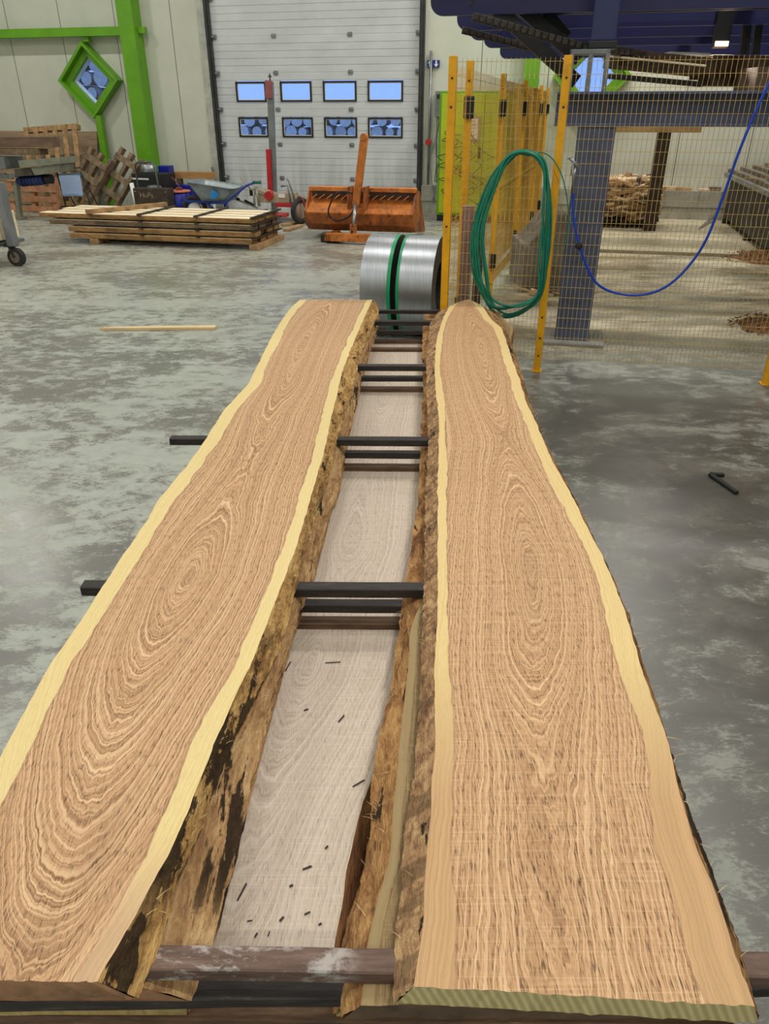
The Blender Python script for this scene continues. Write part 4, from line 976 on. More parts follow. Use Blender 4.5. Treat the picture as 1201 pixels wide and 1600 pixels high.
# ------------------------------------------------------------------ orange bucket with arm
ORG = mat('orange_rusty', (190, 112, 44), .55, var=.2, scale=5, dirt=(96, 54, 26), dirt_amt=.8)
ORD = mat('orange_dark_rust', (148, 84, 36), .65, var=.3, scale=5, dirt=(60, 38, 22), dirt_amt=.85)
bc = -3.2
bk = Thing('loader_bucket', 'rusty orange loader bucket with an upright arm, standing before the big door', 'bucket', (-.4, bc, 0), 'B')
al, ar = b(487, 330, bc)[0], b(648, 330, bc)[0]
zA = b(560, 299, bc)[1]; zM = b(560, 333, bc-.25)[1]; zB = .12
prof = [(bc-.02, zA+.02), (bc-.05, zA-.13), (bc-.28, zM), (bc-.24, zB+.1), (bc-.1, zB), (bc+.45, zB+.02), (bc+.45, zB+.06), (bc+.1, zB+.1), (bc-.1, zB+.18), (bc-.2, zM), (bc+.0, zA-.13), (bc+.03, zA+.02)]
m = MB(); m.prism(prof[:], 0, al, ar); bk.part('shell', m, ORG)
m = MB(); m.prism([(bc-.285, zM-.02), (bc-.25, zB+.1), (bc-.11, zB-.005), (bc-.1, zB+.02), (bc-.235, zB+.12), (bc-.27, zM-.02)], 0, al+.01, ar-.01); bk.part('lower_plate', m, ORD)
m = MB(); side = [(bc, zA+.03), (bc-.28, zM), (bc-.24, zB+.1), (bc-.1, zB), (bc+.7, 0.02), (bc+.72, .06), (bc+.2, zA)]
m.prism(side, 0, ar, ar+.03); m.prism(side, 0, al-.03, al); bk.part('side_plates', m, ORD)
m = MB(); m.box(al-.01, ar+.02, bc-.09, bc+.06, zA+.0, zA+.06, .01); bk.part('top_rail', m, ORG)
m = MB()
m.box(al+.05, ar-.02, bc-.098, bc-.07, zA-.09, zA-.005)
bk.part('shadow_slot', m, mat('slot_shade', (50, 34, 24), .8))  # solid dark strip standing for the shade in the slot below the rail
m = MB()
n_ = 13
for k in range(n_):
    x = al+.08+(ar-al-.2)*k/(n_-1)
    if k == 6: continue
    m.beam((x-.04, bc-.105, zA-.10), (x+.05, bc-.105, zA-.04), .012, .016)
bk.part('lip_rods', m, ORG)
m = MB(); a0, _ = b(510, 375, bc-.5); a1, _ = b(600, 375, bc-.5); m.box(a0, ar-.1, bc-.62, bc-.52, .03, .14, .006); m.box(a0, a0+.1, bc-.62, bc-.1, .03, .12, .006); bk.part('base_bar', m, ORG)
m = MB(); m.box(a0-.08, a0+.2, bc-.55, bc-.3, .0, .12, .02); bk.part('coupler', m, RUBBER)
ax, az = b(569, 214, bc-.35); bx_, bz_ = b(556, 322, bc-.35)
m = MB(); m.beam((bx_, bc-.35, bz_), (ax, bc-.35, az), .10, .10, up=(0, 1, 0), bev=.012); m.cyl((ax, bc-.42, az-.0), (ax, bc-.28, az), .045, seg=14); ar_ = bk.part('arm', m, ORG)
x2, z2_ = b(552, 375, bc-.55); m = MB(); m.cyl((bx_, bc-.4, bz_+.02), (x2, bc-.55, .16), .026, seg=14); bk.part('cylinder_rod', m, GALV, ar_)
m = MB(); m.box(x2-.04, x2-.02, bc-.6, bc-.5, .1, .26, .004); m.box(x2+.02, x2+.04, bc-.6, bc-.5, .1, .26, .004); m.cyl((x2-.05, bc-.55, .2), (x2+.05, bc-.55, .2), .02, seg=10)
for s in (-.12, .12): m.box(bx_+s-.012, bx_+s+.012, bc-.36, bc-.05, bz_-.05, bz_+.25, .004)
bk.part('lugs', m, ORD)
m = MB(); 
hp = [(550, 302), (530, 300), (516, 318), (514, 335), (526, 345), (545, 338), (556, 322)]
m.tube(spline([(b(x, y, bc-.36)[0], bc-.36-.02*(i % 2), b(x, y, bc-.36)[1]) for i, (x, y) in enumerate(hp)], 8), .012, 8); bk.part('hydraulic_hose', m, BLACK)

# ------------------------------------------------------------------ left-hand clutter (B frame)
def bx(name, px0, py0, px1, py1, c, depth, mtl, label, cat, bev=.006, zmin=None, group=None, onfloor=False):
    a0, z1 = b(px0, py0, c); a1, z0 = b(px1, py1, c)
    if onfloor: z0 = 0
    m = MB(); m.box(a0, a1, c, c+depth, z0, z1, bev); return solo(name, m, mtl, label, cat, 'B', ((a0+a1)/2, c, z0), group=group), a0, a1, z0, z1
# plywood sheet on the wall
a0, z1 = b(-30, 205, -.25); a1, _ = b(143, 212, -.25); m = MB(); m.beam(((a0+a1)/2, -.42, 0.012), ((a0+a1)/2, -.03, z1), a1-a0, .025, up=(0, 1, 0), bev=.003)
solo('plywood_sheet', m, mat('plywood_old', (146, 124, 98), .8, var=.15, scale=2, stretch=(.4, 1, 3), dirt=(96, 78, 60)), 'large weathered plywood sheet leaning on the wall behind the pallets', 'sheet', 'B', ((a0+a1)/2, -.4, 0))
def pallet(name, label, a, c, w, h, lean, mtl, boards=5, depth=.12, tilt=0., zb_=0., gap=.5, runners=3, vertical=True, z_off=0.):
    """pallet standing on edge: width w, height h, leaning back by lean metres"""
    th = Thing(name, label, 'pallet', (a+w/2, c, 0), 'B')
    Rm = Matrix.Rotation(math.atan2(lean, h), 3, 'X').inverted(); Rm = Matrix.Rotation(-math.atan2(lean, h), 3, 'X'); Rt = Matrix.Rotation(tilt, 3, 'Y'); piv = Vector((a, c+depth/2, z_off))
    def bb(x0, x1, y0, y1, z0, z1, nm):
        m = MB(); m.box(a+x0, a+x1, c+y0, c+y1, z0, z1, .003)
        for v in m.bm.verts: v.co = piv+Rt@(Rm@(v.co-piv))
        th.part(nm, m, mtl)
    for k in range(runners):
        if vertical: x = (w-.09)*k/(runners-1); bb(x, x+.09, .02, depth-.02, z_off, h, 'runner')
        else: z = z_off+(h-z_off-.09)*k/(runners-1); bb(0, w, .02, depth-.02, z, z+.09, 'runner')
    for k in range(boards):
        if vertical: z = z_off+(h-z_off-.1)*k/(boards-1); bb(0, w, 0, .02, z, z+.1, 'deck_board')
        else: x = (w-.1)*k/(boards-1); bb(x, x+.1, 0, .02, z_off, h, 'deck_board')
    return th
aL, zT = b(26, 197, -.9); aR, _ = b(112, 200, -.9)
pallet('crate_frame', 'tall wooden pallet frame leaning on the plywood, the highest of the pallets', aL, -.95, aR-aL, zT, .35, PALL, 6, .16, -.06, vertical=False, runners=2)
aL, zT = b(8, 282, -1.45); aR, _ = b(80, 270, -1.45)
pallet('pallet', 'pinkish wooden pallet standing upright behind the grey saw', aL, -1.5, aR-aL, .62, .1, PINKW, 4, .14)
for k, (px, lab) in enumerate(((100, 'first weathered board leaning beside the tall pallet frame'), (107, 'second weathered board leaning beside the tall pallet frame'), (113, 'third weathered board leaning beside the tall pallet frame'))):
    a0, z0 = b(px-8, 318, -.75); a1, z1 = b(px+6, 238+k*3, -.5); m = MB(); m.beam((a0, -.8, .03), (a1, -.45, z1), .11, .03, up=(0, 1, 0), bev=.003); solo('leaning_board', m, PALL2, lab, 'board', 'B', (a0, -.8, 0))
# two slanted pallets
def slanted_pallet(label, a, c, mtl, h=1.0, wd=.58):
    th = Thing('pallet', label, 'pallet', (a, c, 0), 'B')
    rv = Vector((.45, .35, .75)).normalized(); sv = Vector((.87, -.30, -.40)); sv = (sv-rv*sv.dot(rv)).normalized(); nv = rv.cross(sv).normalized()
    if nv.y > 0: nv = -nv
    Mx = Matrix((sv, rv, nv)).transposed(); o0 = Vector((a, c, .06-wd*sv.z))
    def bb(x0, x1, y0, y1, z0, z1, nm):
        m = MB(); m.box(x0, x1, y0, y1, z0, z1, .003)
        for v in m.bm.verts: v.co = o0+Mx@v.co
        th.part(nm, m, mtl)
    for k in range(3): x = (wd-.08)*k/2; bb(x, x+.08, 0, h, .0, .09, 'runner')
    for k in range(3): y = .12+(h-.36)*k/2; bb(0, wd, y, y+.11, .09, .11, 'deck_board')
a_ = b(124, 320, -1.3)[0]; slanted_pallet('weathered pallet leaning slanted left of the black toolbox, front one', a_-.25, -1.25, PALL2)
a_ = b(160, 318, -1.0)[0]; slanted_pallet('weathered pallet leaning slanted behind the front slanted pallet', a_, -1.12, PALL2)
# silver-blue shield on a stand
ms = Thing('display_stand', 'light blue square panel on a thin black frame in front of the pallets', 'stand', (b(112, 300, -1.9)[0], -1.9, 0), 'B')
def bq(px, py, c): a, z = b(px, py, c); return Vector((a, c, z))
m = MB(); A_, B2, C2, D2 = bq(91, 271, -1.9), bq(124, 270, -1.9), bq(129, 306, -2.12), bq(98, 307, -2.12)
for dz in (0,):
    V4 = [m.bm.verts.new(p) for p in (A_, B2, C2, D2)]+[m.bm.verts.new(p+Vector((0, .02, 0))) for p in (A_, B2, C2, D2)]
    for f in ((0, 1, 2, 3), (7, 6, 5, 4), (0, 4, 5, 1), (1, 5, 6, 2), (2, 6, 7, 3), (3, 7, 4, 0)): m.bm.faces.new([V4[i] for i in f])
ms.part('panel', m, mat('panel_ice_blue', (178, 202, 240), .25, .35, var=.04, scale=2))
m = MB(); zf = .0
p1, p2 = bq(88, 268, -1.93), bq(125, 268, -1.93)
m.tube([(p1.x+.08, -1.93, .0), p1, p2, (p2.x+.12, -1.93, .0)], .012, 8); m.tube([(p1.x, -1.93, p1.z), (p1.x+.1, -1.6, 0.)], .012, 8); m.tube([(p2.x, -1.93, p2.z), (p2.x+.1, -1.6, 0.)], .012, 8)
m.tube([bq(90, 264, -1.93), bq(95, 262, -1.93), bq(126, 262, -1.93), bq(128, 266, -1.93)], .01, 8)
ms.part('frame', m, RAILM)
# grey saw machine
sw = Thing('band_saw', 'grey green sawing machine with a blue motor on slanted legs at the left', 'machine', (b(35, 342, -2.4)[0], -2.4, 0), 'B')
SG = mat('machine_greygreen', (132, 134, 118), .5, .1, var=.12)
def quad_prism(pts, c0, c1):
    m = MB(); poly = [b(x, y, c0) for x, y in pts]; m.prism(poly, 1, c0, c1); return m
sw.part('hood', quad_prism([(28, 251), (92, 246), (94, 256), (31, 262)], -2.75, -2.25), SG)
sw.part('cover', quad_prism([(48, 262), (93, 256), (92, 269), (54, 274)], -2.7, -2.3), SG)
sw.part('gearbox', quad_prism([(22, 264), (47, 262), (52, 274), (24, 276)], -2.65, -2.3), mat('gear_dark', (84, 78, 66), .6, .3, var=.3))
m = MB(); p, q = bq(32, 283, -2.5), bq(70, 280, -2.5); m.cyl(p, q, .085, seg=20); m.cyl(p+Vector((-.06, 0, 0)), p, .05, seg=14); sw.part('motor', m, mat('motor_blue', (30, 50, 110), .45, .2))
m = MB(); m.cyl(q, q+Vector((.14, 0, .01)), .075, seg=20)
for k in range(6): cc_ = p.lerp(q, .12+k*.14); m.cyl(cc_, cc_+Vector((.012, 0, 0)), .092, seg=20)
sw.part('motor_fins', m, BLACK)
m = MB(); m.beam(bq(25, 284, -2.45), (b(35, 342, -2.4)[0], -2.45, .03), .10, .07, bev=.008); m.box(b(31, 342, -2.4)[0], b(40, 342, -2.4)[0], -2.5, -2.35, 0, .035, .005); sw.part('leg', m, SG)
m = MB(); m.beam(bq(-15, 284, -2.45), (b(-28, 342, -2.4)[0], -2.45, .03), .10, .07, bev=.008); sw.part('leg', m, SG)
m = MB(); m.beam(bq(10, 305, -2.4), bq(30, 295, -2.4), .05, .03); m.beam(bq(-25, 310, -2.4), bq(28, 306, -2.4), .05, .04); sw.part('brace', m, SG)
m = MB(); m.box(b(-40, 260, -2.4)[0], b(27, 260, -2.4)[0], -2.7, -2.2, b(0, 262, -2.4)[1], b(0, 244, -2.4)[1], .01); sw.part('bed', m, GREYM)
m = MB()
for k in range(5): q = bq(4+k*5, 276+R.uniform(-4, 6), -2.55); m.cyl(q, q+Vector((.0, -.06, 0)), .04, seg=12)
sw.part('hand_wheels', m, GREYM)
for k, (x0, y0, x1, y1, lab) in enumerate(((-40, 213, 81, 231, 'thick weathered timber lying on the grey machine, the upper one'), (-40, 232, 62, 243, 'grey weathered timber under the upper timber on the machine'))):
    bx('timber', x0, y0, x1, y1-.5, -2.6, .25, [mat('timber_brown', (110, 88, 72), .85, var=.2, stretch=(.4, 2, 2)), PALL2][k], lab, 'timber', .008)
# near cart leg with caster at left edge
ct = Thing('wheeled_cart', 'grey steel cart with a rubber caster at the left edge of the photo', 'cart', (-3.95, -6.39, 0), 'B')
cc0 = -6.39
m = MB(); m.beam(bq(-3, 285, cc0), bq(21, 384, cc0), .11, .10, bev=.008); ct.part('leg', m, mat('cart_grey', (128, 132, 138), .4, .3, var=.1))
aw, zw = b(26, 401, cc0); rw = .105
m = MB(); m.cyl((aw, cc0-.035, rw), (aw, cc0+.035, rw), rw, seg=32); wh = ct.part('wheel', m, RUBBER)
m = MB(); m.cyl((aw, cc0-.04, rw), (aw, cc0+.04, rw), rw*.62, seg=24); ct.part('wheel_hub', m, mat('hub_brown', (112, 100, 88), .6), wh)
m = MB(); m.beam((aw-.05, cc0-.0, b(20, 384, cc0)[1]), (aw, cc0, rw), .1, .03, bev=.004); m.box(aw-.12, aw+.02, cc0-.05, cc0+.05, b(20, 384, cc0)[1]-.01, b(20, 384, cc0)[1]+.02, .004); ct.part('caster_fork', m, DARKM)
a1 = b(12, 390, cc0)[0]; m = MB(); m.prism([(a1-.6, .05), (a1-.1, .1), (a1+.06, .42), (a1-.6, .42)], 1, cc0-.2, cc0-.15); ct.part('side_panel', m, mat('cart_grey', (128, 132, 138)))
m = MB(); zz = b(0, 370, cc0)[1]; m.box(a1-.7, a1-.02, cc0-.35, cc0+.3, b(0, 375, cc0)[1], b(0, 333, cc0)[1], .01); solo('wood_block', m, PALE, 'pale wooden block riding on the grey cart at the left edge', 'wood block', 'B', (a1-.3, cc0, zz))
m = MB(); zl = b(0, 378, cc0)[1]; m.box(a1-.75, a1+.0, cc0-.4, cc0+.35, zl-.04, zl, .005); ct.part('deck', m, GREYM)

# black toolbox, plate with chalk writing, canister, tubes, bins, drum
cB = -1.6
o_, a0, a1, z0, z1 = bx('tool_cabinet', 205, 271, 259, 306, cB+.25, .45, BLACK, 'black metal box behind the dark plate with chalk letters', 'box', .01, onfloor=True)
m = MB(); p, q = bq(207, 279, cB+.24), bq(232, 280, cB+.24); m.beam(p, q, .015, .025); pp = m.mesh('handle_strip', WHITEP, -Vector(((a0+a1)/2, cB+.25, 0))); C.objects.link(pp); pp.parent = o_
pl = Thing('steel_plate', 'dark rusty steel plate box with chalked letters on its front', 'box', (b(234, 320, cB-.3)[0], cB-.3, 0), 'B')
a0, z1 = b(207, 294, cB-.35); a1, _ = b(261, 294, cB-.35)
m = MB(); m.box(a0, a1, cB-.35, cB-.12, .06, z1, .01); m.box(a0+.02, a1-.02, cB-.33, cB-.14, 0, .06); pl.part('body', m, mat('rusty_dark_plate', (66, 54, 46), .5, .3, var=.25, dirt=(30, 34, 38)))
m = MB()
for x in (a0+.04, a1-.04):
    for z in (z1-.05, .12): m.cyl((x, cB-.357, z), (x, cB-.345, z), .012, seg=8)
pl.part('rivets', m, GALV)
tc = bpy.data.curves.new('chalk_text', 'FONT'); tc.body = 'HuPs'; tc.size = .125; tc.extrude = .0012; tc.offset = -.003; tc.align_x = 'CENTER'; tc.shear = .1
to = bpy.data.objects.new('tmp', tc); C.objects.link(to); dg = bpy.context.evaluated_depsgraph_get(); me = bpy.data.meshes.new_from_object(to.evaluated_get(dg)); bpy.data.objects.remove(to)
me.materials.clear(); me.materials.append(mat('chalk', (196, 176, 130), .9)); to = bpy.data.objects.new('chalk_letters', me); C.objects.link(to); to.parent = pl.o
q = bq(229, 309, cB-.353); to.location = q-pl.org; to.rotation_euler = (math.pi/2, 0, 0)
# bent tube handle of a hand cart
hc = Thing('hand_cart', 'grey tubular handle of a hand cart rising over the black box', 'cart', (b(228, 300, cB-.1)[0], cB-.1, 0), 'B')
m = MB(); pts = [bq(216, 294, cB-.1), bq(211, 258, cB-.1), bq(214, 254, cB-.1), bq(236, 253, cB-.1), bq(241, 258, cB-.1), bq(248, 294, cB-.1)]
m.tube([(pts[0].x, cB-.1, .02)]+pts+[(pts[-1].x, cB-.1, .02)], .017, 10); hc.part('frame', m, mat('tube_grey', (92, 92, 92), .4, .5))
m = MB(); q = bq(233, 294, cB-.1); m.lathe([(0, q.z-.06), (.14, q.z-.06), (.15, q.z-.02), (.11, q.z+.03), (0, q.z+.045)], q.x+.02, cB+.05, 24); m.box(q.x-.2, q.x+.24, cB-.1, cB+.12, .0, .04, .004); hc.part('cap', m, GREYM)
cn = Thing('canister', 'silver metal canister with a red cap on the black box', 'canister', (b(232, 272, cB+.45)[0], cB+.45, b(230, 271, cB+.25)[1]), 'B')
ax_, zt_ = b(231, 256, cB+.45); zb0 = b(230, 271, cB+.25)[1]+.002
m = MB(); m.lathe([(0, zb0), (.14, zb0), (.145, zb0+.01), (.135, zt_-.02), (.11, zt_), (0, zt_+.005)], ax_, cB+.45, 28); cn.part('body', m, GALV)
m = MB(); m.lathe([(0, zt_), (.03, zt_), (.03, zt_+.04), (0, zt_+.045)], ax_-.03, cB+.42, 14); cn.part('cap', m, RED)
m = MB(); p = bq(205, 286, cB-.2); m.cyl((p.x+.1, cB-.25, .0), (p.x, cB-.2, p.z), .038, seg=16); solo('white_tube', m, WHITEP, 'white plastic tube leaning left of the chalked steel plate', 'tube', 'B', (p.x, cB-.2, 0))
bx('blue_bin', 246, 259, 268, 305, cB+.75, .22, BLUEP, 'dark blue bin behind the silver canister, right of the black box', 'bin', .01, onfloor=True)
dr = Thing('blue_drum', 'blue plastic drum with a reddish lid and a white label', 'drum', (b(279, 320, cB)[0], cB+.1, 0), 'B')
ad, zd = b(278, 300, cB+.1); rd = .2
m = MB(); m.lathe([(0, .0), (rd-.02, .0), (rd, .03), (rd, zd*.45), (rd+.008, zd*.5), (rd, zd*.55), (rd, zd-.03), (rd-.02, zd), (0, zd)], ad, cB+.1, 32); dr.part('body', m, BLUEP)
m = MB(); m.lathe([(0, zd+.002), (rd+.015, zd+.002), (rd+.02, zd+.02), (rd+.01, zd+.03), (0, zd+.032)], ad, cB+.1, 32); dr.part('lid', m, mat('lid_salmon', (196, 110, 90), .6, var=.1))
m = MB(); m.box(ad-.16, ad-.04, cB-.1-.012, cB-.08, .08, .25, .002); dr.part('label', m, WHITEP)
m = MB(); q0 = Vector((ad, cB+.1, zd+.04)); m.tube(spline([q0+Vector((.05, 0, 0)), q0+Vector((.02, 0, .08)), q0+Vector((-.04, 0, .16)), q0+Vector((-.1, 0, .2))], 5), .01, 6); m.box(ad-.02, ad+.08, cB+.06, cB+.14, zd+.033, zd+.08, .006)
solo('hand_pump', m, mat('pump_rust', (110, 60, 50), .6), 'small reddish hand pump on the lid of the blue drum', 'pump', 'B', (ad, cB+.1, zd+.034))
aa, zz1 = b(268, 268, -.5); ab, zz0 = b(335, 280, -.5); m = MB(); m.box(aa, ab, -.55, -.4, zz0, zz1, .006)
tb = Thing('timber_beam', 'orange brown square timber lying on two trestles by the wall', 'timber', ((aa+ab)/2, -.5, 0), 'B'); tb.part('beam', m, mat('timber_tan', (176, 132, 78), .7, var=.12, stretch=(.3, 2, 2)))
m = MB()
for x in (aa+.1, ab-.25): m.box(x, x+.08, -.54, -.42, 0, zz0)
tb.part('trestles', m, PALL2)
# blue crates behind the wheelbarrow
bx('blue_crate', 262, 289, 300, 312, cB+.75, .3, BLUEP, 'dark blue crate behind the blue drum and wheelbarrow', 'crate', .01, onfloor=True)

# wheelbarrow
wc = -2.35
wb = Thing('wheelbarrow', 'galvanised wheelbarrow with a blue frame and a blue paint mark', 'wheelbarrow', (b(325, 320, wc)[0], wc, 0), 'B')
TL, TR = bq(288, 284, wc-.1), bq(362, 296, wc-.1); BL, BR = bq(312, 314, wc-.0), bq(356, 315, wc-.0)
m = MB(); hw = .30; hb = .20
def ringpts(x0, x1, z0, z1, w, n=8):
    r = .09; pts = []
    for cxs, cys, a0_ in ((x1-r, w-r, 0), (x0+r, w-r, 90), (x0+r, -w+r, 180), (x1-r, -w+r, 270)):
        for k in range(5):
            an = math.radians(a0_+k*22.5); x = cxs+r*math.cos(an); y = cys+r*math.sin(an); f = (x-x0)/(x1-x0); pts.append((x, wc+y+.2, z0+(z1-z0)*f))
    pts.append(pts[0]); return pts
rows_ = [ringpts(TL.x-.02, TR.x+.02, TL.z+.005, TR.z+.005, hw+.02), ringpts(TL.x, TR.x, TL.z, TR.z, hw)]
for f in (.35, .7, 1.):
    rows_.append(ringpts(TL.x+(BL.x-TL.x)*f, TR.x+(BR.x-TR.x)*f, TL.z+(BL.z-TL.z)*f, TR.z+(BR.z-TR.z)*f, hw+(hb-hw)*f))
V_ = m.grid(rows_); m.bm.faces.new([v for v in V_[-1][:-1]]); sd = wb.part('tray', m, mat('zinc_tray', (146, 156, 160), .4, .55, var=.12, scale=8))
wb.o.children[0].modifiers.new('solid', 'SOLIDIFY').thickness = .004
m = MB(); q = bq(333, 304, wc-.145)
m.prism([b(330, 297, wc-.1), b(337, 299, wc-.1), b(342, 303, wc-.1), b(337, 311, wc-.1), b(329, 310, wc-.1)], 1, wc-.115, wc-.102); wb.part('paint_mark', m, mat('paint_blue', (40, 130, 200), .5))
m = MB(); BF = mat('frame_blue', (24, 56, 150), .4)
for s in (-.22, .22):
    y = wc+.2+s; h0, h1, h2, h3 = b(284, 316, y), b(352, 317, y), b(385, 290, y), b(401, 285, y)
    m.tube([(h0[0], y*.3+(wc+.2)*.7, h0[1]), (h1[0], y, h1[1]), (h2[0], y, h2[1]), (h3[0]-.03, y, h3[1])], .018, 8)
    m.tube([(h1[0]+.02, y, h1[1]), (h1[0]+.0, y, .0)], .016, 8); m.tube([(h1[0]-.35, y, h1[1]), (h1[0]-.0, y, .02)], .014, 8)
wb.part('frame', m, BF)
m = MB()
for s in (-.22, .22):
    y = wc+.2+s; h3 = b(401, 285, y); m.tube([(h3[0]-.06, y, h3[1]), (h3[0]+.07, y, h3[1]+.0)], .024, 8)
wb.part('grips', m, mat('grip_green', (20, 96, 80), .6))
xw, _ = b(304, 320, wc+.2); m = MB(); rw = .19
m.tube([(xw+rw*math.cos(k/20*6.283), wc+.2, rw+.0+rw*math.sin(k/20*6.283)) for k in range(20)], .04, 8, True)
for v in m.bm.verts: v.co.z += .02
wb.part('wheel', m, RUBBER)
m = MB(); m.cyl((xw, wc+.16, rw+.02), (xw, wc+.24, rw+.02), .11, seg=20); wb.part('rim', m, WHITEP)

# long red and grey mast
mc = -1.1
a0, zt = b(420, 124, mc); a1, _ = b(427, 305, mc)
ms_ = Thing('lifting_mast', 'tall grey metal mast with a red head and red lower sleeve before the door', 'mast', (b(425, 330, mc)[0], mc, 0), 'B')
pb, ptp = (b(429, 330, mc)[0], mc, .05), (b(422, 128, mc)[0], mc, b(422, 128, mc)[1])
m = MB(); m.beam(pb, ptp, .10, .08, up=(0, 1, 0), bev=.006); ms_.part('rail', m, GREYM)
m = MB(); m.beam((b(420, 154, mc)[0]+.02, mc-.06, b(420, 154, mc)[1]), (b(420, 126, mc)[0]+.02, mc-.06, b(420, 126, mc)[1]), .12, .06, up=(0, 1, 0), bev=.01); ms_.part('head', m, mat('faded_red', (140, 80, 78), .6, var=.15))
m = MB(); m.cyl((ptp[0], mc, ptp[2]-.02), (ptp[0], mc, ptp[2]+.12), .012, seg=8); m.cyl((ptp[0]-.03, mc, ptp[2]+.08), (ptp[0]+.03, mc, ptp[2]+.08), .01, seg=6); ms_.part('pin', m, BLACK)
m = MB(); m.beam((b(424, 303, mc)[0]-.0, mc-.06, b(424, 303, mc)[1]), (b(421, 233, mc)[0], mc-.06, b(421, 233, mc)[1]), .08, .05, up=(0, 1, 0), bev=.008); ms_.part('sleeve', m, RED)
m = MB(); m.box(pb[0]-.2, pb[0]+.2, mc-.2, mc+.2, 0, .06, .01); ms_.part('base', m, RED)
# motor cultivator / trowel machine
vc = -1.9
vt = Thing('motor_machine', 'beige and red walk behind machine with wheel and handles right of the wheelbarrow', 'machine', (b(425, 330, vc)[0], vc, 0), 'B')
TAN = mat('beige_cover', (158, 140, 116), .6, var=.15)
vt.part('cover', (lambda m: m.prism([b(403, 297, vc), b(420, 304, vc), b(455, 303, vc), b(458, 317, vc), b(404, 316, vc)], 1, vc, vc+.35) and m)(MB()), TAN)
m = MB(); a0, z1 = b(430, 317, vc); a1, z0 = b(456, 324, vc); m.box(a0, a1, vc-.02, vc+.3, z0, z1, .01); vt.part('red_body', m, RED)
m = MB(); q = bq(419, 306, vc-.05); m.cyl(q, q+Vector((0, .12, 0)), .07, seg=18); vt.part('cap', m, RED)
m = MB(); q = bq(440, 306, vc-.01); m.box(q.x-.06, q.x+.06, vc-.012, vc-.002, q.z-.03, q.z+.03); vt.part('label', m, WHITEP)
m = MB(); m.tube([bq(454, 318, vc), bq(450, 290, vc), bq(439, 291, vc)], .018, 8); m.tube([bq(466, 330, vc), bq(452, 285, vc+.1), bq(448, 279, vc+.1)], .016, 8); vt.part('handle', m, GREYM)
m = MB(); m.tube([bq(400, 292, vc), bq(405, 322, vc)], .025, 8); m.tube([bq(376, 278, vc+.05), bq(392, 296, vc), bq(412, 304, vc)], .014, 8); m.tube([bq(368, 311, vc), bq(402, 325, vc)], .016, 8); m.tube([bq(396, 295, vc), bq(398, 324, vc)], .02, 8); vt.part('linkage', m, mat('link_beige', (150, 144, 128), .5))
m = MB(); a0, z1 = b(389, 296, vc); a1, z0 = b(396, 306, vc); m.box(a0, a1, vc, vc+.1, z0, z1, .006); m.beam(bq(366, 309, vc), bq(374, 312, vc), .04, .04); m.beam(bq(382, 313, vc), bq(398, 321, vc), .03, .03); vt.part('dark_grips', m, BLACK)
m = MB(); q = bq(470, 330, vc); rw = .17; m.tube([(q.x+.08*math.cos(k/24*6.283), vc+.18*math.cos(k/24*6.283), rw+.05+rw*math.sin(k/24*6.283)) for k in range(24)], .04, 8, True); 
zmin = min(v.co.z for v in m.bm.verts)
for v in m.bm.verts: v.co.z -= zmin
wh_ = vt.part('wheel', m, RUBBER)
m = MB(); m.lathe([(0, -.02), (.17, -.02), (.17, .02), (0, .02)], 0, 0, 24)
for v in m.bm.verts: v.co = Vector((v.co.x*.36+q.x, vc+v.co.z+v.co.x*.9, v.co.y+rw+.04))
vt.part('wheel_disc', m, mat('disc_beige', (150, 128, 112), .6), wh_)
m = MB(); m.tube(spline([bq(462, 316, vc-.02), bq(468, 308, vc-.02), bq(476, 320, vc-.02), bq(480, 345, vc-.02)], 6), .02, 8); vt.part('fender', m, mat('fender_red', (110, 28, 30), .5))
m = MB(); 
a0, _ = b(404, 330, vc); a1, _ = b(458, 330, vc); m.box(a0, a0+.05, vc+.02, vc+.3, 0, b(0, 318, vc)[1]); m.box(a1-.05, a1, vc+.02, vc+.3, 0, b(0, 318, vc)[1]); m.box(a0, a1+.15, vc+.05, vc+.12, .03, .08); vt.part('stand', m, GREYM)
# brooms by the door jamb
for k, (p, q, mt_, lab) in enumerate((((339, 290), (331, 262), GREYM, 'grey pipe leaning by the left side of the big door'), ((334, 296), (333, 270), WHITEP, 'white rod leaning on the left door jamb'))):
    A2 = bq(*p, -.35); B3 = bq(*q, -.1); dd = A2-B3; k2 = A2.z/max(-dd.z, .1); base = A2+dd*(k2 if dd.z < 0 else 0)
    solo('leaning_pipe', MB().cyl((base.x, base.y, .0), B3, .022, seg=10), mt_, lab, 'pipe', 'B', (base.x, base.y, 0))

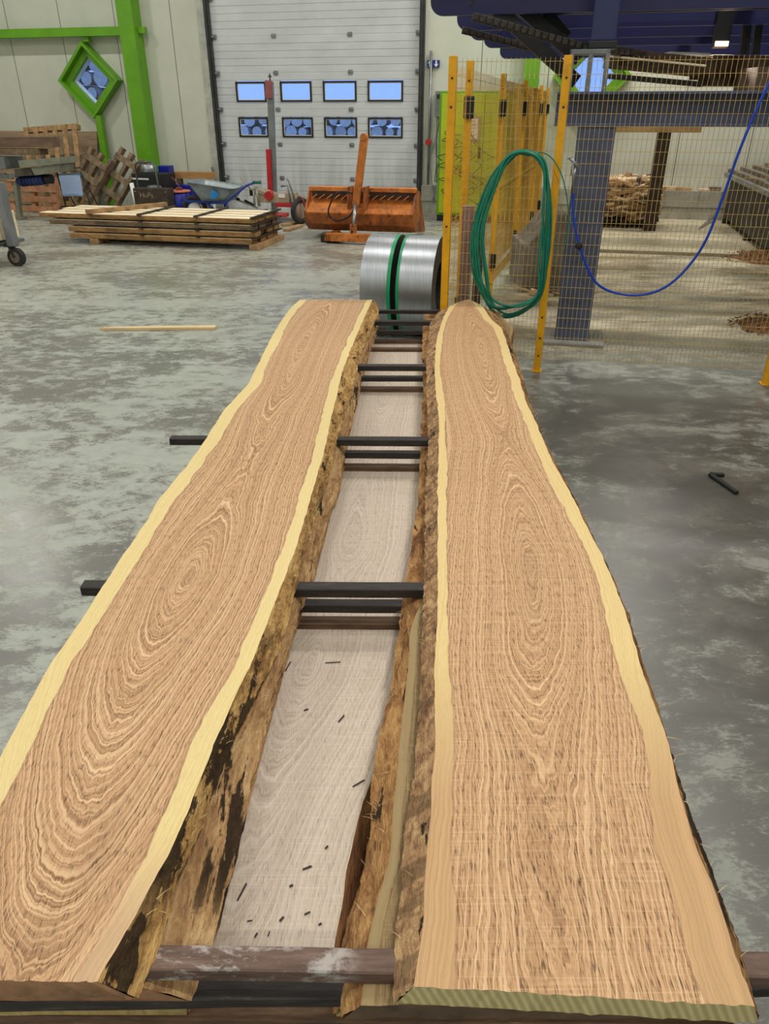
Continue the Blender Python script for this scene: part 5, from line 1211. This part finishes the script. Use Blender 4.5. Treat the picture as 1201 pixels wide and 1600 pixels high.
# ------------------------------------------------------------------ outdoors seen through the panes
GRD = mat('snow_ground', (200, 206, 216), .9, var=.06)
solo('trim_3', MB().box(-30, 30, .5, 40, -.3, -.22), GRD, None, None, 'B', kind='structure')
LOGE = mat('log_end', (246, 236, 232), .8, var=.1, scale=10); LOGB = mat('log_bark', (124, 124, 134), .9, var=.3)
lp = []
for k in range(3):
    m = MB(); r = (.14, .17, .12)[k]; m.cyl((0, 0, 0), (0, .8, 0), r, seg=16); ob = m.mesh('log', [LOGB, LOGE])
    for f in ob.data.polygons:
        if abs(f.normal.y) > .9: f.material_index = 1
    lp.append(ob)
def logs(a0, a1, c, rows_, lab, grp):
    for r_ in range(rows_):
        a = a0+(r_ % 2)*.17
        while a < a1-(r_*.08):
            if r_ == rows_-1 and R.random() < .3: a += .4; continue
            o = lp[R.randrange(3)].copy(); C.objects.link(o); o.location = BW(a, c+R.uniform(-.15, .15), -.04+r_*.30); o.rotation_euler = (0, R.random(), ANG+R.uniform(-.08, .08)); a += .36
            o['label'] = lab; o['category'] = 'log'; o['group'] = grp
logs(-10.4, -7.4, 3.2, 10, 'sawn log end in the pile outside the left diamond window', 'logs outside the left diamond window')
logs(-8.2, -.6, 8, 7, 'pale log in the yard pile seen through the big door windows', 'logs in the yard behind the big door')

# ------------------------------------------------------------------ light
w = bpy.data.worlds.new('world'); bpy.context.scene.world = w; w.use_nodes = True
bg = w.node_tree.nodes['Background']; bg.inputs[0].default_value = (.27, .46, .95, 1); bg.inputs[1].default_value = 1.3
def area(a, c, z, sx_, sy_, pw, col=(1, .965, .915)):
    l = bpy.data.lights.new('hall_and_fill_light', 'AREA'); l.shape = 'RECTANGLE'; l.size = sx_; l.size_y = sy_; l.energy = pw; l.color = col
    o = bpy.data.objects.new('hall_and_fill_light', l); C.objects.link(o); o.location = BW(a, c, z); o.rotation_euler = (0, 0, ANG)
for a, pw in ((-7.6, 86), (-3.6, 66), (.2, 40), (4.2, 132)):
    for c in (-18.5, -13.3, -8.6, -3.6):
        area(a, c, 6.4, .7, .2, pw if c < -5 or a > 0 else pw*1.15)
for a in (2.4, 6.0): area(a, -1.3, 6.0, 1.2, .3, 110)  # unseen fill lamps added to brighten the dim area behind the fence
l = bpy.data.lights.new('work_light', 'AREA'); l.shape = 'RECTANGLE'; l.size = .14; l.size_y = .04; l.energy = 14; l.color = (1, .93, .82)
o = bpy.data.objects.new('work_light', l); C.objects.link(o); o.location = ((LQ[0].x+LQ[1].x)/2, 7.41, LQ[0].z-.03)
